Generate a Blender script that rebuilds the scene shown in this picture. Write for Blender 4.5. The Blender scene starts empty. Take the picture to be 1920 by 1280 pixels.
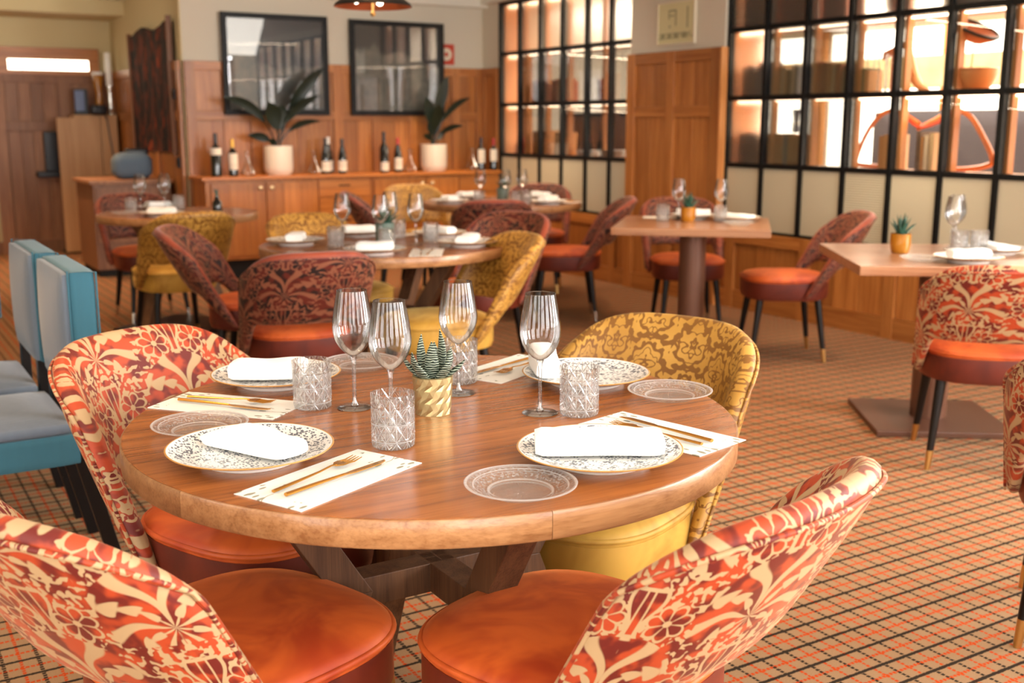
import bpy, bmesh, math, random
from mathutils import Vector, Matrix
from math import sin, cos, pi, radians, sqrt, atan2
S = bpy.context.scene
C = S.collection
random.seed(7)

# ------------------------------------------------------------------ camera
F_PX, CAM_H = 2070.0, 1.31
PITCH = math.atan(408 / F_PX)
YAW = math.atan(1280 / math.hypot(F_PX, 408))
cam = bpy.data.cameras.new('camera')
cam_o = bpy.data.objects.new('camera', cam); C.objects.link(cam_o)
cam.sensor_width = 36.0
cam.lens = F_PX / 1920 * 36.0
cam.clip_start = 0.05
cam_o.location = (0, 0, CAM_H)
cam_o.rotation_euler = (pi / 2 - PITCH, 0, -YAW)
cam.dof.use_dof = True
cam.dof.focus_distance = 2.0
cam.dof.aperture_fstop = 4.2
S.camera = cam_o

# ------------------------------------------------------------------ view + world
S.view_settings.view_transform = 'Standard'
S.view_settings.look = 'None'
S.view_settings.exposure = 0.06
S.view_settings.gamma = 1.0
S.view_settings.use_curve_mapping = False
W = bpy.data.worlds.new('world'); S.world = W; W.use_nodes = True
W.node_tree.nodes['Background'].inputs[0].default_value = (1.0, 0.93, 0.85, 1)
W.node_tree.nodes['Background'].inputs[1].default_value = 0.35
S.cycles.use_denoising = True
S.cycles.max_bounces = 10
S.cycles.diffuse_bounces = 3
S.cycles.glossy_bounces = 4
S.cycles.transmission_bounces = 10
S.cycles.transparent_max_bounces = 24
S.cycles.sample_clamp_indirect = 6.0
S.cycles.caustics_reflective = False
S.cycles.caustics_refractive = False
S.cycles.blur_glossy = 0.5

def area(name, loc, target, sx, sy, power, col, spread=180):
    l = bpy.data.lights.new(name, 'AREA'); l.shape = 'RECTANGLE'; l.size = sx; l.size_y = sy
    l.energy = power; l.color = col; l.spread = radians(spread)
    o = bpy.data.objects.new(name, l); C.objects.link(o); o.location = loc
    d = Vector(target) - Vector(loc)
    o.rotation_euler = d.to_track_quat('-Z', 'Y').to_euler()
    return o
DAY = (0.97, 0.98, 1.0)
WARM = (1.0, 0.74, 0.46)
# tall windows in the wall behind the camera, and in the wall on the left
for i in range(4):
    x = -1.75 + i * 1.75
    area('window_daylight', (x, -1.44, 1.6), (x, 4, 0.7), 1.15, 1.8, (26, 42, 56, 60)[i], DAY)
for i in range(2):
    y = 0.4 + i * 2.0
    area('side_window_daylight', (-2.44, y, 1.5), (2, y, 0.8), 1.2, 1.8, (20, 9)[i], DAY)
for y in (-0.7, 1.0): area('right_window_daylight', (5.44, y, 1.5), (1.0, y + 1.2, 0.8), 1.3, 1.7, 190, DAY)
# room beyond the glazed partition
area('next_room_light', (8.4, 5.6, 2.36), (8.4, 5.6, 0), 4.5, 7.5, 900, (1.0, 0.92, 0.80))
area('next_room_shelf_light', (6.7, 5.8, 2.3), (5.7, 5.8, 1.2), 0.5, 7.0, 45, (1.0, 0.80, 0.55))
area('soft_fill', (3.4, 7.0, 2.44), (3.4, 8.6, 1.0), 1.6, 1.0, 30, (1.0, 0.93, 0.82))  # unseen soft fill, added to lift the back wall plaster
area('soft_fill', (1.0, 9.8, 2.33), (1.4, 12.0, 1.2), 1.2, 0.8, 16, (1.0, 0.90, 0.74))  # second added fill, brightens the far left zone
# warm ceiling downlights over the room; the far left ones added to brighten
for (x, y, p) in ((2.7, 3.0, 120), (3.6, 4.2, 60), (1.1, 6.4, 110), (0.9, 8.6, 90), (1.5, 10.6, 170), (0.4, 11.2, 90), (2.2, 4.9, 50), (3.1, 8.75, 130), (4.6, 8.75, 130), (4.2, 6.9, 50), (0.2, 3.2, 90), (4.7, 5.9, 40)):
    l = bpy.data.lights.new('ceiling_downlight', 'SPOT'); l.energy = p; l.color = (1.0, 0.60, 0.30); l.spot_size = radians(88); l.spot_blend = 0.9; l.shadow_soft_size = 0.06
    o = bpy.data.objects.new('ceiling_downlight', l); C.objects.link(o); o.location = (x, y, 2.44)

# ------------------------------------------------------------------ node helper
class E:
    nt = None
    def __init__(s, sock): s.s = sock
    @staticmethod
    def m(op, *a):
        n = E.nt.nodes.new('ShaderNodeMath'); n.operation = op
        for i, v in enumerate(a):
            if isinstance(v, E): E.nt.links.new(v.s, n.inputs[i])
            else: n.inputs[i].default_value = float(v)
        return E(n.outputs[0])
    def __add__(a, b): return E.m('ADD', a, b)
    __radd__ = __add__
    def __sub__(a, b): return E.m('SUBTRACT', a, b)
    def __rsub__(a, b): return E.m('SUBTRACT', b, a)
    def __mul__(a, b): return E.m('MULTIPLY', a, b)
    __rmul__ = __mul__
    def __truediv__(a, b): return E.m('DIVIDE', a, b)
def fn(op): return lambda *a: E.m(op, *a)
Sin, Cos, Abs, Fract, Floor, Min, Max, Sqrt, Atan2, Lt, Gt, Pow = [fn(o) for o in
    ('SINE', 'COSINE', 'ABSOLUTE', 'FRACT', 'FLOOR', 'MINIMUM', 'MAXIMUM', 'SQRT', 'ARCTAN2', 'LESS_THAN', 'GREATER_THAN', 'POWER')]
def Step(lo, hi, v):
    n = E.nt.nodes.new('ShaderNodeMapRange'); n.interpolation_type = 'SMOOTHSTEP'
    E.nt.links.new(v.s, n.inputs[0]); n.inputs[1].default_value = lo; n.inputs[2].default_value = hi
    return E(n.outputs[0])
def Vec(x, y, z=0.0):
    n = E.nt.nodes.new('ShaderNodeCombineXYZ')
    for i, v in enumerate((x, y, z)):
        if isinstance(v, E): E.nt.links.new(v.s, n.inputs[i])
        else: n.inputs[i].default_value = v
    return E(n.outputs[0])
def Sep(v):
    n = E.nt.nodes.new('ShaderNodeSeparateXYZ'); E.nt.links.new(v.s, n.inputs[0])
    return E(n.outputs[0]), E(n.outputs[1]), E(n.outputs[2])
def Coord(kind='Object'):
    if kind == 'World':
        return E(E.nt.nodes.new('ShaderNodeNewGeometry').outputs['Position'])
    return E(E.nt.nodes.new('ShaderNodeTexCoord').outputs[kind])
def Rnd(): return E(E.nt.nodes.new('ShaderNodeObjectInfo').outputs['Random'])
def Map(v, sc=(1, 1, 1), loc=(0, 0, 0), rot=(0, 0, 0)):
    n = E.nt.nodes.new('ShaderNodeMapping'); E.nt.links.new(v.s, n.inputs[0])
    n.inputs[1].default_value = loc; n.inputs[2].default_value = rot; n.inputs[3].default_value = sc
    return E(n.outputs[0])
def Noise(v, sc, det=2.0, rough=0.5, dist=0.0):
    n = E.nt.nodes.new('ShaderNodeTexNoise'); E.nt.links.new(v.s, n.inputs['Vector'])
    n.inputs['Scale'].default_value = sc; n.inputs['Detail'].default_value = det
    n.inputs['Roughness'].default_value = rough; n.inputs['Distortion'].default_value = dist
    return E(n.outputs[0])
def Voro(v, sc, feature='F1', out='Distance', rnd=1.0):
    n = E.nt.nodes.new('ShaderNodeTexVoronoi'); E.nt.links.new(v.s, n.inputs['Vector'])
    n.feature = feature; n.inputs['Scale'].default_value = sc; n.inputs['Randomness'].default_value = rnd
    return E(n.outputs[out])
def Mix(f, a, b):
    n = E.nt.nodes.new('ShaderNodeMix'); n.data_type = 'RGBA'
    for i, v in ((0, f), (6, a), (7, b)):
        if isinstance(v, E): E.nt.links.new(v.s, n.inputs[i])
        elif i == 0: n.inputs[0].default_value = v
        else: n.inputs[i].default_value = (*v, 1) if len(v) == 3 else v
    return E(n.outputs[2])
def Bump(h, strength, dist=0.002):
    n = E.nt.nodes.new('ShaderNodeBump'); E.nt.links.new(h.s, n.inputs['Height'])
    n.inputs['Strength'].default_value = strength; n.inputs['Distance'].default_value = dist
    return E(n.outputs[0])
MATS = {}
def mat(name, fnc=None, **kw):
    """principled material; fnc() may return dict of inputs built with E nodes"""
    m = bpy.data.materials.new(name); m.use_nodes = True
    nt = m.node_tree; E.nt = nt
    b = nt.nodes['Principled BSDF']
    d = dict(kw)
    if fnc: d.update(fnc())
    for k, v in d.items():
        k = {'col': 'Base Color', 'rough': 'Roughness', 'metal': 'Metallic', 'sheen': 'Sheen Weight', 'sheen_r': 'Sheen Roughness',
             'sheen_c': 'Sheen Tint', 'trans': 'Transmission Weight', 'ior': 'IOR', 'emi': 'Emission Color', 'emis': 'Emission Strength',
             'coat': 'Coat Weight', 'coat_r': 'Coat Roughness', 'nrm': 'Normal', 'spec': 'Specular IOR Level', 'alpha': 'Alpha', 'sss': 'Subsurface Weight'}[k]
        if isinstance(v, E): nt.links.new(v.s, b.inputs[k])
        elif isinstance(v, tuple): b.inputs[k].default_value = (*v, 1) if len(v) == 3 else v
        else: b.inputs[k].default_value = v
    MATS[name] = m
    return m
def srgb(r, g, b):
    f = lambda c: (c / 255 / 12.92) if c / 255 <= 0.04045 else ((c / 255 + 0.055) / 1.055) ** 2.4
    return (f(r), f(g), f(b))

# ------------------------------------------------------------------ materials
def wood(name, c1, c2, axis=2, rough=0.42, scale=1.0, coat=0.0, vary=0.25, bump=0.15, kind='Object', coatr=0.15):
    def f():
        p = Coord(kind); r = Rnd()
        sc = [26 * scale] * 3; sc[axis] = 1.3 * scale
        off = Vec(r * 37.0, r * 17.0, r * 53.0)
        n = E.nt.nodes.new('ShaderNodeVectorMath'); n.operation = 'ADD'
        E.nt.links.new(p.s, n.inputs[0]); E.nt.links.new(off.s, n.inputs[1]); p = E(n.outputs[0])
        g = Noise(Map(p, tuple(sc)), 1.0, 5.0, 0.6, 0.4)
        sc2 = [170 * scale] * 3; sc2[axis] = 5 * scale
        g2 = Noise(Map(p, tuple(sc2)), 1.0, 2.0, 0.6)
        t = Step(0.3, 0.72, g) * 0.75 + Step(0.4, 0.7, g2) * 0.35
        c = Mix(t, c1, c2)
        c = Mix(r * vary, c, tuple(x * 0.45 for x in c2))
        return dict(col=c, nrm=Bump(g2, bump, 0.001))
    return mat(name, f, rough=rough, coat=coat, coat_r=coatr)
wood('panel_wood', srgb(206, 136, 70), srgb(158, 90, 38), 2, 0.38, vary=0.55)
wood('panel_wood_x', srgb(206, 136, 70), srgb(158, 90, 38), 0, 0.38, vary=0.4)
wood('panel_wood_y', srgb(206, 136, 70), srgb(158, 90, 38), 1, 0.38, vary=0.4)
wood('pale_wood', srgb(205, 160, 112), srgb(180, 132, 86), 2, 0.5, 0.4, vary=0.1)
wood('grey_brown_wood', srgb(172, 118, 78), srgb(130, 82, 50), 2, 0.5, vary=0.5)
wood('sideboard_wood', srgb(208, 132, 62), srgb(168, 96, 36), 2, 0.35, vary=0.45)
wood('sideboard_wood_x', srgb(208, 132, 62), srgb(168, 96, 36), 0, 0.35, vary=0.3)
wood('shelf_wood', srgb(226, 158, 92), srgb(196, 120, 60), 2, 0.45, vary=0.2)
wood('table_top_wood', srgb(182, 108, 50), srgb(126, 68, 28), 0, 0.27, 1.3, coat=0.35, vary=0.0, bump=0.3, coatr=0.22)
wood('table_edge_wood', srgb(184, 134, 88), srgb(136, 88, 50), 0, 0.36, 1.3, coat=0.2, vary=0.25, bump=0.4)
wood('table_leg_wood', srgb(122, 84, 54), srgb(74, 46, 28), 2, 0.5, 1.6, vary=0.3, bump=0.5)
wood('square_table_wood', srgb(176, 128, 92), srgb(138, 90, 60), 0, 0.3, 1.0, coat=0.3, vary=0.0)
mat('dark_leg', col=srgb(14, 11, 10), rough=0.35, spec=0.35)
mat('brass_tip', col=srgb(214, 176, 110), metal=1.0, rough=0.3)
mat('chrome_tip', col=srgb(210, 205, 195), metal=1.0, rough=0.25)
mat('black_metal', col=srgb(9, 10, 11), rough=0.5, spec=0.25)
mat('pedestal_metal', col=srgb(112, 76, 58), rough=0.36, metal=0.25)
mat('base_metal', col=srgb(92, 58, 40), rough=0.45, metal=0.15)
mat('plaster', lambda: dict(col=Mix(Noise(Coord('World'), 1.7, 3.0) * 0.25, srgb(214, 204, 184), srgb(196, 184, 160))), rough=0.85)
mat('warm_plaster', lambda: dict(col=Mix(Noise(Coord('World'), 1.3, 3.0) * 0.3, srgb(214, 196, 150), srgb(196, 172, 124))), rough=0.85)
mat('ceiling_paint', col=srgb(226, 220, 204), rough=0.9)

def damask(name, cream, rust, deep, mode='red'):
    def f():
        u, v, _ = Sep(Coord('UV'))
        P, Q = 0.19, 0.25                      # repeat width / height in metres
        w1 = Noise(Vec(u, v, 0.0), 9.0, 1.0); w2 = Noise(Vec(u, v, 5.0), 9.0, 1.0)
        U = u / P; V = v / Q
        col = Floor(U); half = Fract(col * 0.5) * 2.0
        fx = Abs(Fract(U) - 0.5) * 2.0            # mirrored 0..1
        V2 = V + half * 0.5
        fy = Fract(V2)
        x = fx * (P * 0.5) + (w1 - 0.5) * 0.018; y = (fy - 0.12) * Q + (w2 - 0.5) * 0.018
        ang = Atan2(x, y); rad = Sqrt(x * x + y * y)
        # big serrated fronds fanning from the foot of the motif
        swirl = ang * 5.2 + Sin(rad * 46.0) * 0.9
        frond = Sin(swirl) * 0.5 + 0.5
        serr = Sin(rad * 240.0 + Sin(swirl) * 3.5) * 0.13
        leaf = Step(0.12, 0.20, frond + serr)
        vein = Step(0.985, 0.955, frond)
        leaf = leaf * Step(0.05, 0.12, Abs(frond - 0.97) + 0.02)
        # flower rosettes at the top corners
        x2 = x - 0.050; y2 = (fy - 0.66) * Q + (w1 - 0.5) * 0.012
        r2 = Sqrt(x2 * x2 + y2 * y2); a2 = Atan2(x2, y2)
        petals = 0.020 + Abs(Sin(a2 * 3.5)) * 0.010
        ro_in = Lt(r2, petals); ro_rim = Lt(r2, petals + 0.005)
        spokes = Gt(Abs(Sin(a2 * 3.5)), 0.28) * Gt(r2, 0.006)
        # tulip on the mirror axis
        y3 = (fy - 0.72) * Q
        tw = 0.016 + Sin(y3 * 60.0) * 0.009
        tul = Lt(x, tw) * Lt(Abs(y3), 0.036)
        tul_rim = Lt(x, tw + 0.006) * Lt(Abs(y3), 0.042)
        tul = tul * Gt(Abs(x - 0.008), 0.0016)
        # scattered small leaves filling the ground
        n1 = Noise(Vec(fx * P * 0.5, fy * Q, half), 80.0, 0.5, 0.5, 0.7)
        fill = Step(0.455, 0.475, n1)
        zone = Gt(rad, 0.110)
        base = leaf * (1.0 - zone) + fill * zone
        base = base * (1.0 - ro_rim) + ro_in * spokes
        base = base * (1.0 - tul_rim) + tul * tul_rim
        base = Min(Max(base, 0.0), 1.0)
        shade = Noise(Vec(u, v, 2.0), 22.0, 2.0)
        ru = Mix(Step(0.44, 0.58, shade), rust, deep)
        c = Mix(base, cream, ru)
        return dict(col=c, nrm=Bump(base, 0.5, 0.0012))
    return mat(name, f, rough=0.6, sheen=0.3, sheen_r=0.35, sheen_c=srgb(255, 200, 160))
damask('red_damask', srgb(178, 148, 108), srgb(172, 62, 24), srgb(100, 20, 9))
damask('shaded_damask', srgb(132, 78, 54), srgb(92, 26, 12), srgb(26, 8, 7))  # same fabric as the red one, far-room shade put into its colours
def golddam():
    u, v, _ = Sep(Coord('UV'))
    P, Q = 0.094, 0.128
    U = u / P; V = v / Q
    half = Fract(Floor(U) * 0.5) * 2.0
    fx = Abs(Fract(U) - 0.5) * P; fy = (Fract(V + half * 0.5) - 0.5) * Q
    w = Noise(Vec(fx, fy, half), 46.0, 0.6, 0.5); w2 = Noise(Vec(fx, fy, 3.0), 58.0, 0.4, 0.5)
    r = Sqrt(fx * fx + fy * fy * 0.6); a = Atan2(fx, fy)
    edge = 0.0375 + Cos(a * 8.0) * 0.0035
    inside = Lt(r, edge)
    out_l = Lt(Abs(r - edge), 0.0016)
    scroll = Lt(Abs(w - 0.5), 0.030)
    leafy = Gt(w2, 0.52) * Gt(r, edge + 0.004)
    light = Min(inside * (1.0 - scroll) * (1.0 - out_l) + leafy, 1.0)
    core = Lt(r, 0.010 + Cos(a * 5.0) * 0.002) * Gt(r, 0.004)
    light = light * (1.0 - core)
    blot = Noise(Vec(u, v, 1.0), 5.0, 3.0)
    g = Mix(Step(0.35, 0.7, blot), srgb(196, 148, 66), srgb(166, 118, 42))
    return dict(col=Mix(light, srgb(124, 80, 24), g), nrm=Bump(light, 0.4, 0.001))
mat('gold_damask', golddam, rough=0.5, sheen=0.3, sheen_r=0.3, sheen_c=srgb(255, 232, 160))
def velvet(c1, c2):
    def f():
        p = Coord()
        b = Noise(p, 6.0, 3.0, 0.6, 0.8)
        return dict(col=Mix(Step(0.35, 0.7, b), c1, c2), nrm=Bump(Noise(p, 30.0, 3.0), 0.10, 0.004))
    return f
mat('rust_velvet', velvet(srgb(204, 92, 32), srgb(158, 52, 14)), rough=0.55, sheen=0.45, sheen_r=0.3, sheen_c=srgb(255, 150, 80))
mat('rust_rim', velvet(srgb(150, 60, 26), srgb(112, 38, 16)), rough=0.6, sheen=0.2)
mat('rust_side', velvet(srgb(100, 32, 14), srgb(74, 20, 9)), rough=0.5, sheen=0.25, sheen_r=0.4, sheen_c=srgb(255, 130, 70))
mat('gold_velvet', velvet(srgb(196, 152, 62), srgb(160, 116, 36)), rough=0.6, sheen=0.5, sheen_r=0.3, sheen_c=srgb(255, 220, 140))
def linen(c):
    def f():
        x, y, z = Sep(Coord())
        w = Sin(z * 2200.0) * 0.5 + Noise(Map(Coord(), (300, 300, 20)), 1.0, 1.0)
        return dict(col=Mix(Noise(Map(Coord(), (40, 40, 6)), 1.0, 3.0) * 0.5, c, tuple(k * 0.6 for k in c)), nrm=Bump(w, 0.15, 0.001))
    return f
mat('teal_linen', linen(srgb(38, 92, 108)), rough=0.8, sheen=0.15)
mat('grey_blue_linen', linen(srgb(94, 106, 120)), rough=0.7, sheen=0.3, sheen_r=0.4)
def carpet():
    x, y, z = Sep(Coord('World'))
    P1, P2 = 0.081, 0.0865
    jit = (Noise(Coord('World'), 160.0, 1.0) - 0.5) * 0.006
    jx = (Noise(Coord('World'), 130.0, 1.0) - 0.5) * 0.007
    ax = Abs(Fract((x - 1.204 + jx) / P1 + 0.5) - 0.5) * P1       # distance to black line of constant X
    ay = Abs(Fract((y - 1.768 + jit) / P2 + 0.5) - 0.5) * P2
    bx = Abs(Fract((x - 1.204 + jx) / P1) - 0.5) * P1
    by = Abs(Fract((y - 1.768 + jit) / P2) - 0.5) * P2
    dash = Gt(Fract(y / 0.0125), 0.25); dashx = Gt(Fract(x / 0.0125), 0.25)
    black = Max(Lt(ay, 0.0054), Lt(ax, 0.0046) * dash)
    red = Max(Lt(by, 0.0046) * dashx, Lt(bx, 0.0040) * dash)
    pile = Noise(Coord('World'), 420.0, 2.0, 0.7)
    big = Noise(Coord('World'), 0.9, 2.0)
    base = Mix(pile, srgb(178, 144, 110), srgb(122, 96, 70))
    c = Mix(red * 0.92, base, srgb(186, 64, 18))
    c = Mix(black * 0.95, c, srgb(40, 36, 32))
    return dict(col=c, nrm=Bump(pile, 0.5, 0.003))
mat('carpet', carpet, rough=1.0, spec=0.0)
def thin_glass(name, tint=(1, 1, 1), k=1.0, base=0.03, rough=0.0, nrm=None):
    m = bpy.data.materials.new(name); m.use_nodes = True; nt = m.node_tree; E.nt = nt
    nt.nodes.remove(nt.nodes['Principled BSDF'])
    out = nt.nodes['Material Output']
    tr = nt.nodes.new('ShaderNodeBsdfTransparent'); tr.inputs[0].default_value = (*tint, 1)
    gl = nt.nodes.new('ShaderNodeBsdfGlossy'); gl.inputs['Roughness'].default_value = rough
    fr = nt.nodes.new('ShaderNodeFresnel'); fr.inputs[0].default_value = 1.5
    f = Min(E(fr.outputs[0]) * k + base, 0.9)
    mx = nt.nodes.new('ShaderNodeMixShader')
    if nrm:
        b = nrm(); nt.links.new(b.s, gl.inputs['Normal']); nt.links.new(b.s, fr.inputs['Normal'])
    nt.links.new(f.s, mx.inputs[0]); nt.links.new(tr.outputs[0], mx.inputs[1]); nt.links.new(gl.outputs[0], mx.inputs[2])
    nt.links.new(mx.outputs[0], out.inputs[0]); MATS[name] = m
thin_glass('bowl_glass', (0.98, 0.98, 0.98), 1.1, 0.02)
thin_glass('stem_glass', (0.93, 0.93, 0.93), 1.0, 0.10, 0.02)
thin_glass('pane_glass', (0.98, 0.97, 0.96), 0.8, 0.0)
thin_glass('picture_glass', (0.92, 0.92, 0.92), 0.9, 0.04)
thin_glass('flask_glass', (0.97, 0.96, 0.94), 0.9, 0.02)
mat('solid_glass', col=(1, 1, 1), rough=0.0, trans=1.0, ior=1.45)
def crystal():
    u, v, _ = Sep(Coord('UV'))      # u = turns*12, v = metres up
    a = Fract(u) - 0.5; h = Fract(v / 0.030) - 0.5
    d = Abs(Abs(a) - Abs(h)); e = Min(Abs(a), Abs(h))
    star = Min(d, e)
    return dict(nrm=Bump(Step(0.0, 0.10, star), 1.0, 0.0022))
def cut_glass(name, k, base, tint, fnc, white):
    m = bpy.data.materials.new(name); m.use_nodes = True; nt = m.node_tree; E.nt = nt
    nt.nodes.remove(nt.nodes['Principled BSDF']); out = nt.nodes['Material Output']
    tr = nt.nodes.new('ShaderNodeBsdfTransparent'); tr.inputs[0].default_value = (*tint, 1)
    gl = nt.nodes.new('ShaderNodeBsdfGlossy'); gl.inputs['Roughness'].default_value = 0.03
    df = nt.nodes.new('ShaderNodeBsdfTranslucent'); df.inputs[0].default_value = (0.95, 0.94, 0.92, 1)
    d2 = nt.nodes.new('ShaderNodeBsdfDiffuse'); d2.inputs[0].default_value = (0.95, 0.94, 0.92, 1)
    fr = nt.nodes.new('ShaderNodeFresnel'); fr.inputs[0].default_value = 1.5
    h, mask = fnc(); b = Bump(h, 0.9, 0.0018)
    nt.links.new(b.s, gl.inputs['Normal']); nt.links.new(b.s, fr.inputs['Normal'])
    f = Min(E(fr.outputs[0]) * k + base, 0.8)
    m0 = nt.nodes.new('ShaderNodeMixShader'); m0.inputs[0].default_value = 0.5; nt.links.new(df.outputs[0], m0.inputs[1]); nt.links.new(d2.outputs[0], m0.inputs[2])
    m1 = nt.nodes.new('ShaderNodeMixShader'); nt.links.new((mask * white).s, m1.inputs[0]); nt.links.new(tr.outputs[0], m1.inputs[1]); nt.links.new(m0.outputs[0], m1.inputs[2])
    m2 = nt.nodes.new('ShaderNodeMixShader'); nt.links.new(f.s, m2.inputs[0]); nt.links.new(m1.outputs[0], m2.inputs[1]); nt.links.new(gl.outputs[0], m2.inputs[2])
    nt.links.new(m2.outputs[0], out.inputs[0]); MATS[name] = m
def crystal_h():
    u, v, _ = Sep(Coord('UV'))
    a = Fract(u) - 0.5; hh = Fract(v / 0.030) - 0.5
    star = Min(Abs(Abs(a) - Abs(hh)), Min(Abs(a), Abs(hh)))
    low = Lt(v, 0.074)
    return Step(0.0, 0.10, star), Max((1.0 - Step(0.0, 0.07, star)) * low, 0.10 * low + 0.03)
def pressed_h():
    x, y, z = Sep(Coord()); r = Sqrt(x * x + y * y); a = Atan2(x, y)
    flute = Abs(Sin(a * 22.0))
    n = Noise(Coord(), 230.0, 1.0)
    ring = Gt(r, 0.0835) + Lt(Abs(r - 0.050), 0.0018) + Lt(Abs(r - 0.074), 0.0010)
    lace = Step(0.5, 0.58, n) * Gt(r, 0.056) * Lt(r, 0.082)
    rays = Lt(flute, 0.22) * Lt(r, 0.047)
    return n + flute * 0.4, Min(ring * 0.8 + lace * 0.55 + rays * 0.45 + 0.05, 1.0)
cut_glass('crystal_glass', 0.7, 0.03, (0.98, 0.98, 0.98), crystal_h, 0.45)
cut_glass('pressed_glass', 0.35, 0.01, (0.97, 0.97, 0.96), pressed_h, 0.6)
def pressed():
    x, y, z = Sep(Coord()); r = Sqrt(x * x + y * y); a = Atan2(x, y)
    g = Sin(a * 40.0) * Lt(r, 0.045) + Noise(Coord(), 260.0, 1.0) * 1.6 * Gt(r, 0.052)
    return dict(nrm=Bump(g, 0.7, 0.0012))
def frosted(name, c, ribs):
    def f():
        x, y, z = Sep(Coord('World'))
        h = Sin(z * 420.0) if ribs else Noise(Coord('World'), 60.0, 1.0)
        return dict(nrm=Bump(h, 0.6, 0.003))
    mat(name, f, col=c, rough=0.42, trans=0.95, ior=1.25)
frosted('ribbed_glass', srgb(250, 240, 226), True)
frosted('cast_glass', srgb(250, 240, 226), False)
mat('putty_panel', lambda: dict(nrm=Bump(Sin(Sep(Coord('World'))[1] * 900.0), 0.1, 0.001)), col=srgb(196, 186, 160), rough=0.45)
mat('ribbed_putty_panel', lambda: dict(nrm=Bump(Sin(Sep(Coord('World'))[2] * 420.0), 0.5, 0.003)), col=srgb(196, 186, 160), rough=0.45)
def speckle():
    x, y, z = Sep(Coord()); r = Sqrt(x * x + y * y)
    a = Atan2(x, y)
    d = Voro(Map(Coord(), (1.5, 0.9, 0)), 150.0, 'F1', 'Distance')
    n = Noise(Coord(), 55.0, 2.0)
    m = Step(0.50, 0.40, d + (n - 0.5) * 0.9 + (1.0 - r / 0.14) * 0.10) * Lt(r, 0.134)
    c = Mix(m * 0.85, srgb(246, 243, 236), srgb(52, 62, 82))
    c = Mix(Gt(r, 0.1375), c, srgb(200, 146, 76))
    return dict(col=c)
mat('speckled_china', speckle, rough=0.2)
mat('white_china', col=srgb(246, 243, 236), rough=0.22)
mat('white_linen', lambda: dict(nrm=Bump(Noise(Coord(), 350.0, 2.0), 0.25, 0.001)), col=srgb(250, 248, 243), rough=0.85, sheen=0.2)
def placemat():
    x, y, z = Sep(Coord())
    n = Noise(Coord(), 14.0, 1.0)
    q = Map(Coord(), (1.0, 2.4, 0.0), rot=(0, 0, 0.7))
    d = Voro(q, 34.0, 'F1', 'Distance', 0.9)
    m = Lt(d, 0.30) * Gt(Abs(x) + (n - 0.5) * 0.2, 0.105)
    ax = Abs(y - Sin(x * 40.0) * 0.02)
    stem = Lt(ax, 0.0011) * Gt(Abs(x), 0.11)
    c = Mix(m * 0.9, srgb(246, 242, 232), srgb(136, 128, 100))
    return dict(col=Mix(stem * 0.9, c, srgb(150, 140, 112)))
mat('placemat_paper', placemat, rough=0.6)
mat('gold_metal', col=srgb(204, 148, 70), metal=1.0, rough=0.22)
def zebra():
    x, y, z = Sep(Coord('UV'))
    b = Sin(y * 1300.0 + Noise(Coord(), 90.0, 1.0) * 7.0)
    return dict(col=Mix(Step(0.45, 0.95, b), srgb(38, 52, 40), srgb(196, 208, 184)), nrm=Bump(b, 0.4, 0.002))
mat('zebra_leaf', zebra, rough=0.45)
mat('green_leaf', col=srgb(40, 78, 62), rough=0.5)
mat('dark_leaf', lambda: dict(col=Mix(Noise(Coord(), 12.0), srgb(12, 20, 14), srgb(24, 38, 20))), rough=0.35)
mat('soil', lambda: dict(col=Mix(Noise(Coord(), 120.0), srgb(60, 42, 30), srgb(30, 22, 16))), rough=0.9)
mat('champagne_pot', col=srgb(186, 166, 118), metal=0.75, rough=0.32)
mat('grey_pot', col=srgb(96, 112, 100), rough=0.4)
mat('amber_pot', lambda: dict(col=Mix(Noise(Map(Coord(), (30, 30, 8)), 1.0, 2.0), srgb(206, 140, 36), srgb(112, 52, 10))), rough=0.2, coat=0.5)
mat('white_pot', col=srgb(232, 222, 204), rough=0.35)
mat('bottle_glass', col=srgb(6, 9, 8), rough=0.08, coat=0.5)
mat('label_paper', lambda: dict(col=Mix(Lt(Fract(Sep(Coord())[2] * 60.0), 0.22) * Lt(Abs(Sep(Coord())[2] - 0.09), 0.025) * 0.5, srgb(232, 222, 204), srgb(90, 80, 70))), rough=0.7)
mat('red_foil', col=srgb(178, 34, 24), rough=0.3)
mat('gold_foil', col=srgb(214, 164, 70), rough=0.3, metal=0.5)
mat('white_foil', col=srgb(236, 232, 224), rough=0.3)
mat('black_foil', col=srgb(26, 22, 24), rough=0.3)
mat('knob_metal', col=srgb(226, 196, 150), metal=0.8, rough=0.3)
mat('shadow_black', col=srgb(20, 18, 16), rough=0.8)  # painted shade for the sideboard toe space; plain black on other parts
def art(seed, top, mid, low, warm):
    def f():
        x, y, z = Sep(Coord())
        n = Noise(Vec(x, z, seed), 2.2, 4.0, 0.6, 0.6)
        n2 = Noise(Vec(x * 1.0, z, seed + 4.0), 6.0, 5.0, 0.65)
        h = z + (n - 0.5) * 0.5 + Sin(x * 4.0 + seed) * 0.10
        sky = Step(0.06, 0.12, h)
        c = Mix(Step(0.3, 0.7, n2), mid, low)
        c = Mix(Step(0.55, 0.75, n) * 0.5, c, warm)
        return dict(col=Mix(sky, c, top))
    return f
mat('landscape_print', art(1.0, srgb(62, 66, 68), srgb(132, 122, 108), srgb(92, 98, 96), srgb(156, 120, 92)), rough=0.4)
mat('mountain_print', art(6.0, srgb(72, 70, 66), srgb(158, 150, 134), srgb(112, 110, 100), srgb(150, 120, 96)), rough=0.4)
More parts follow.
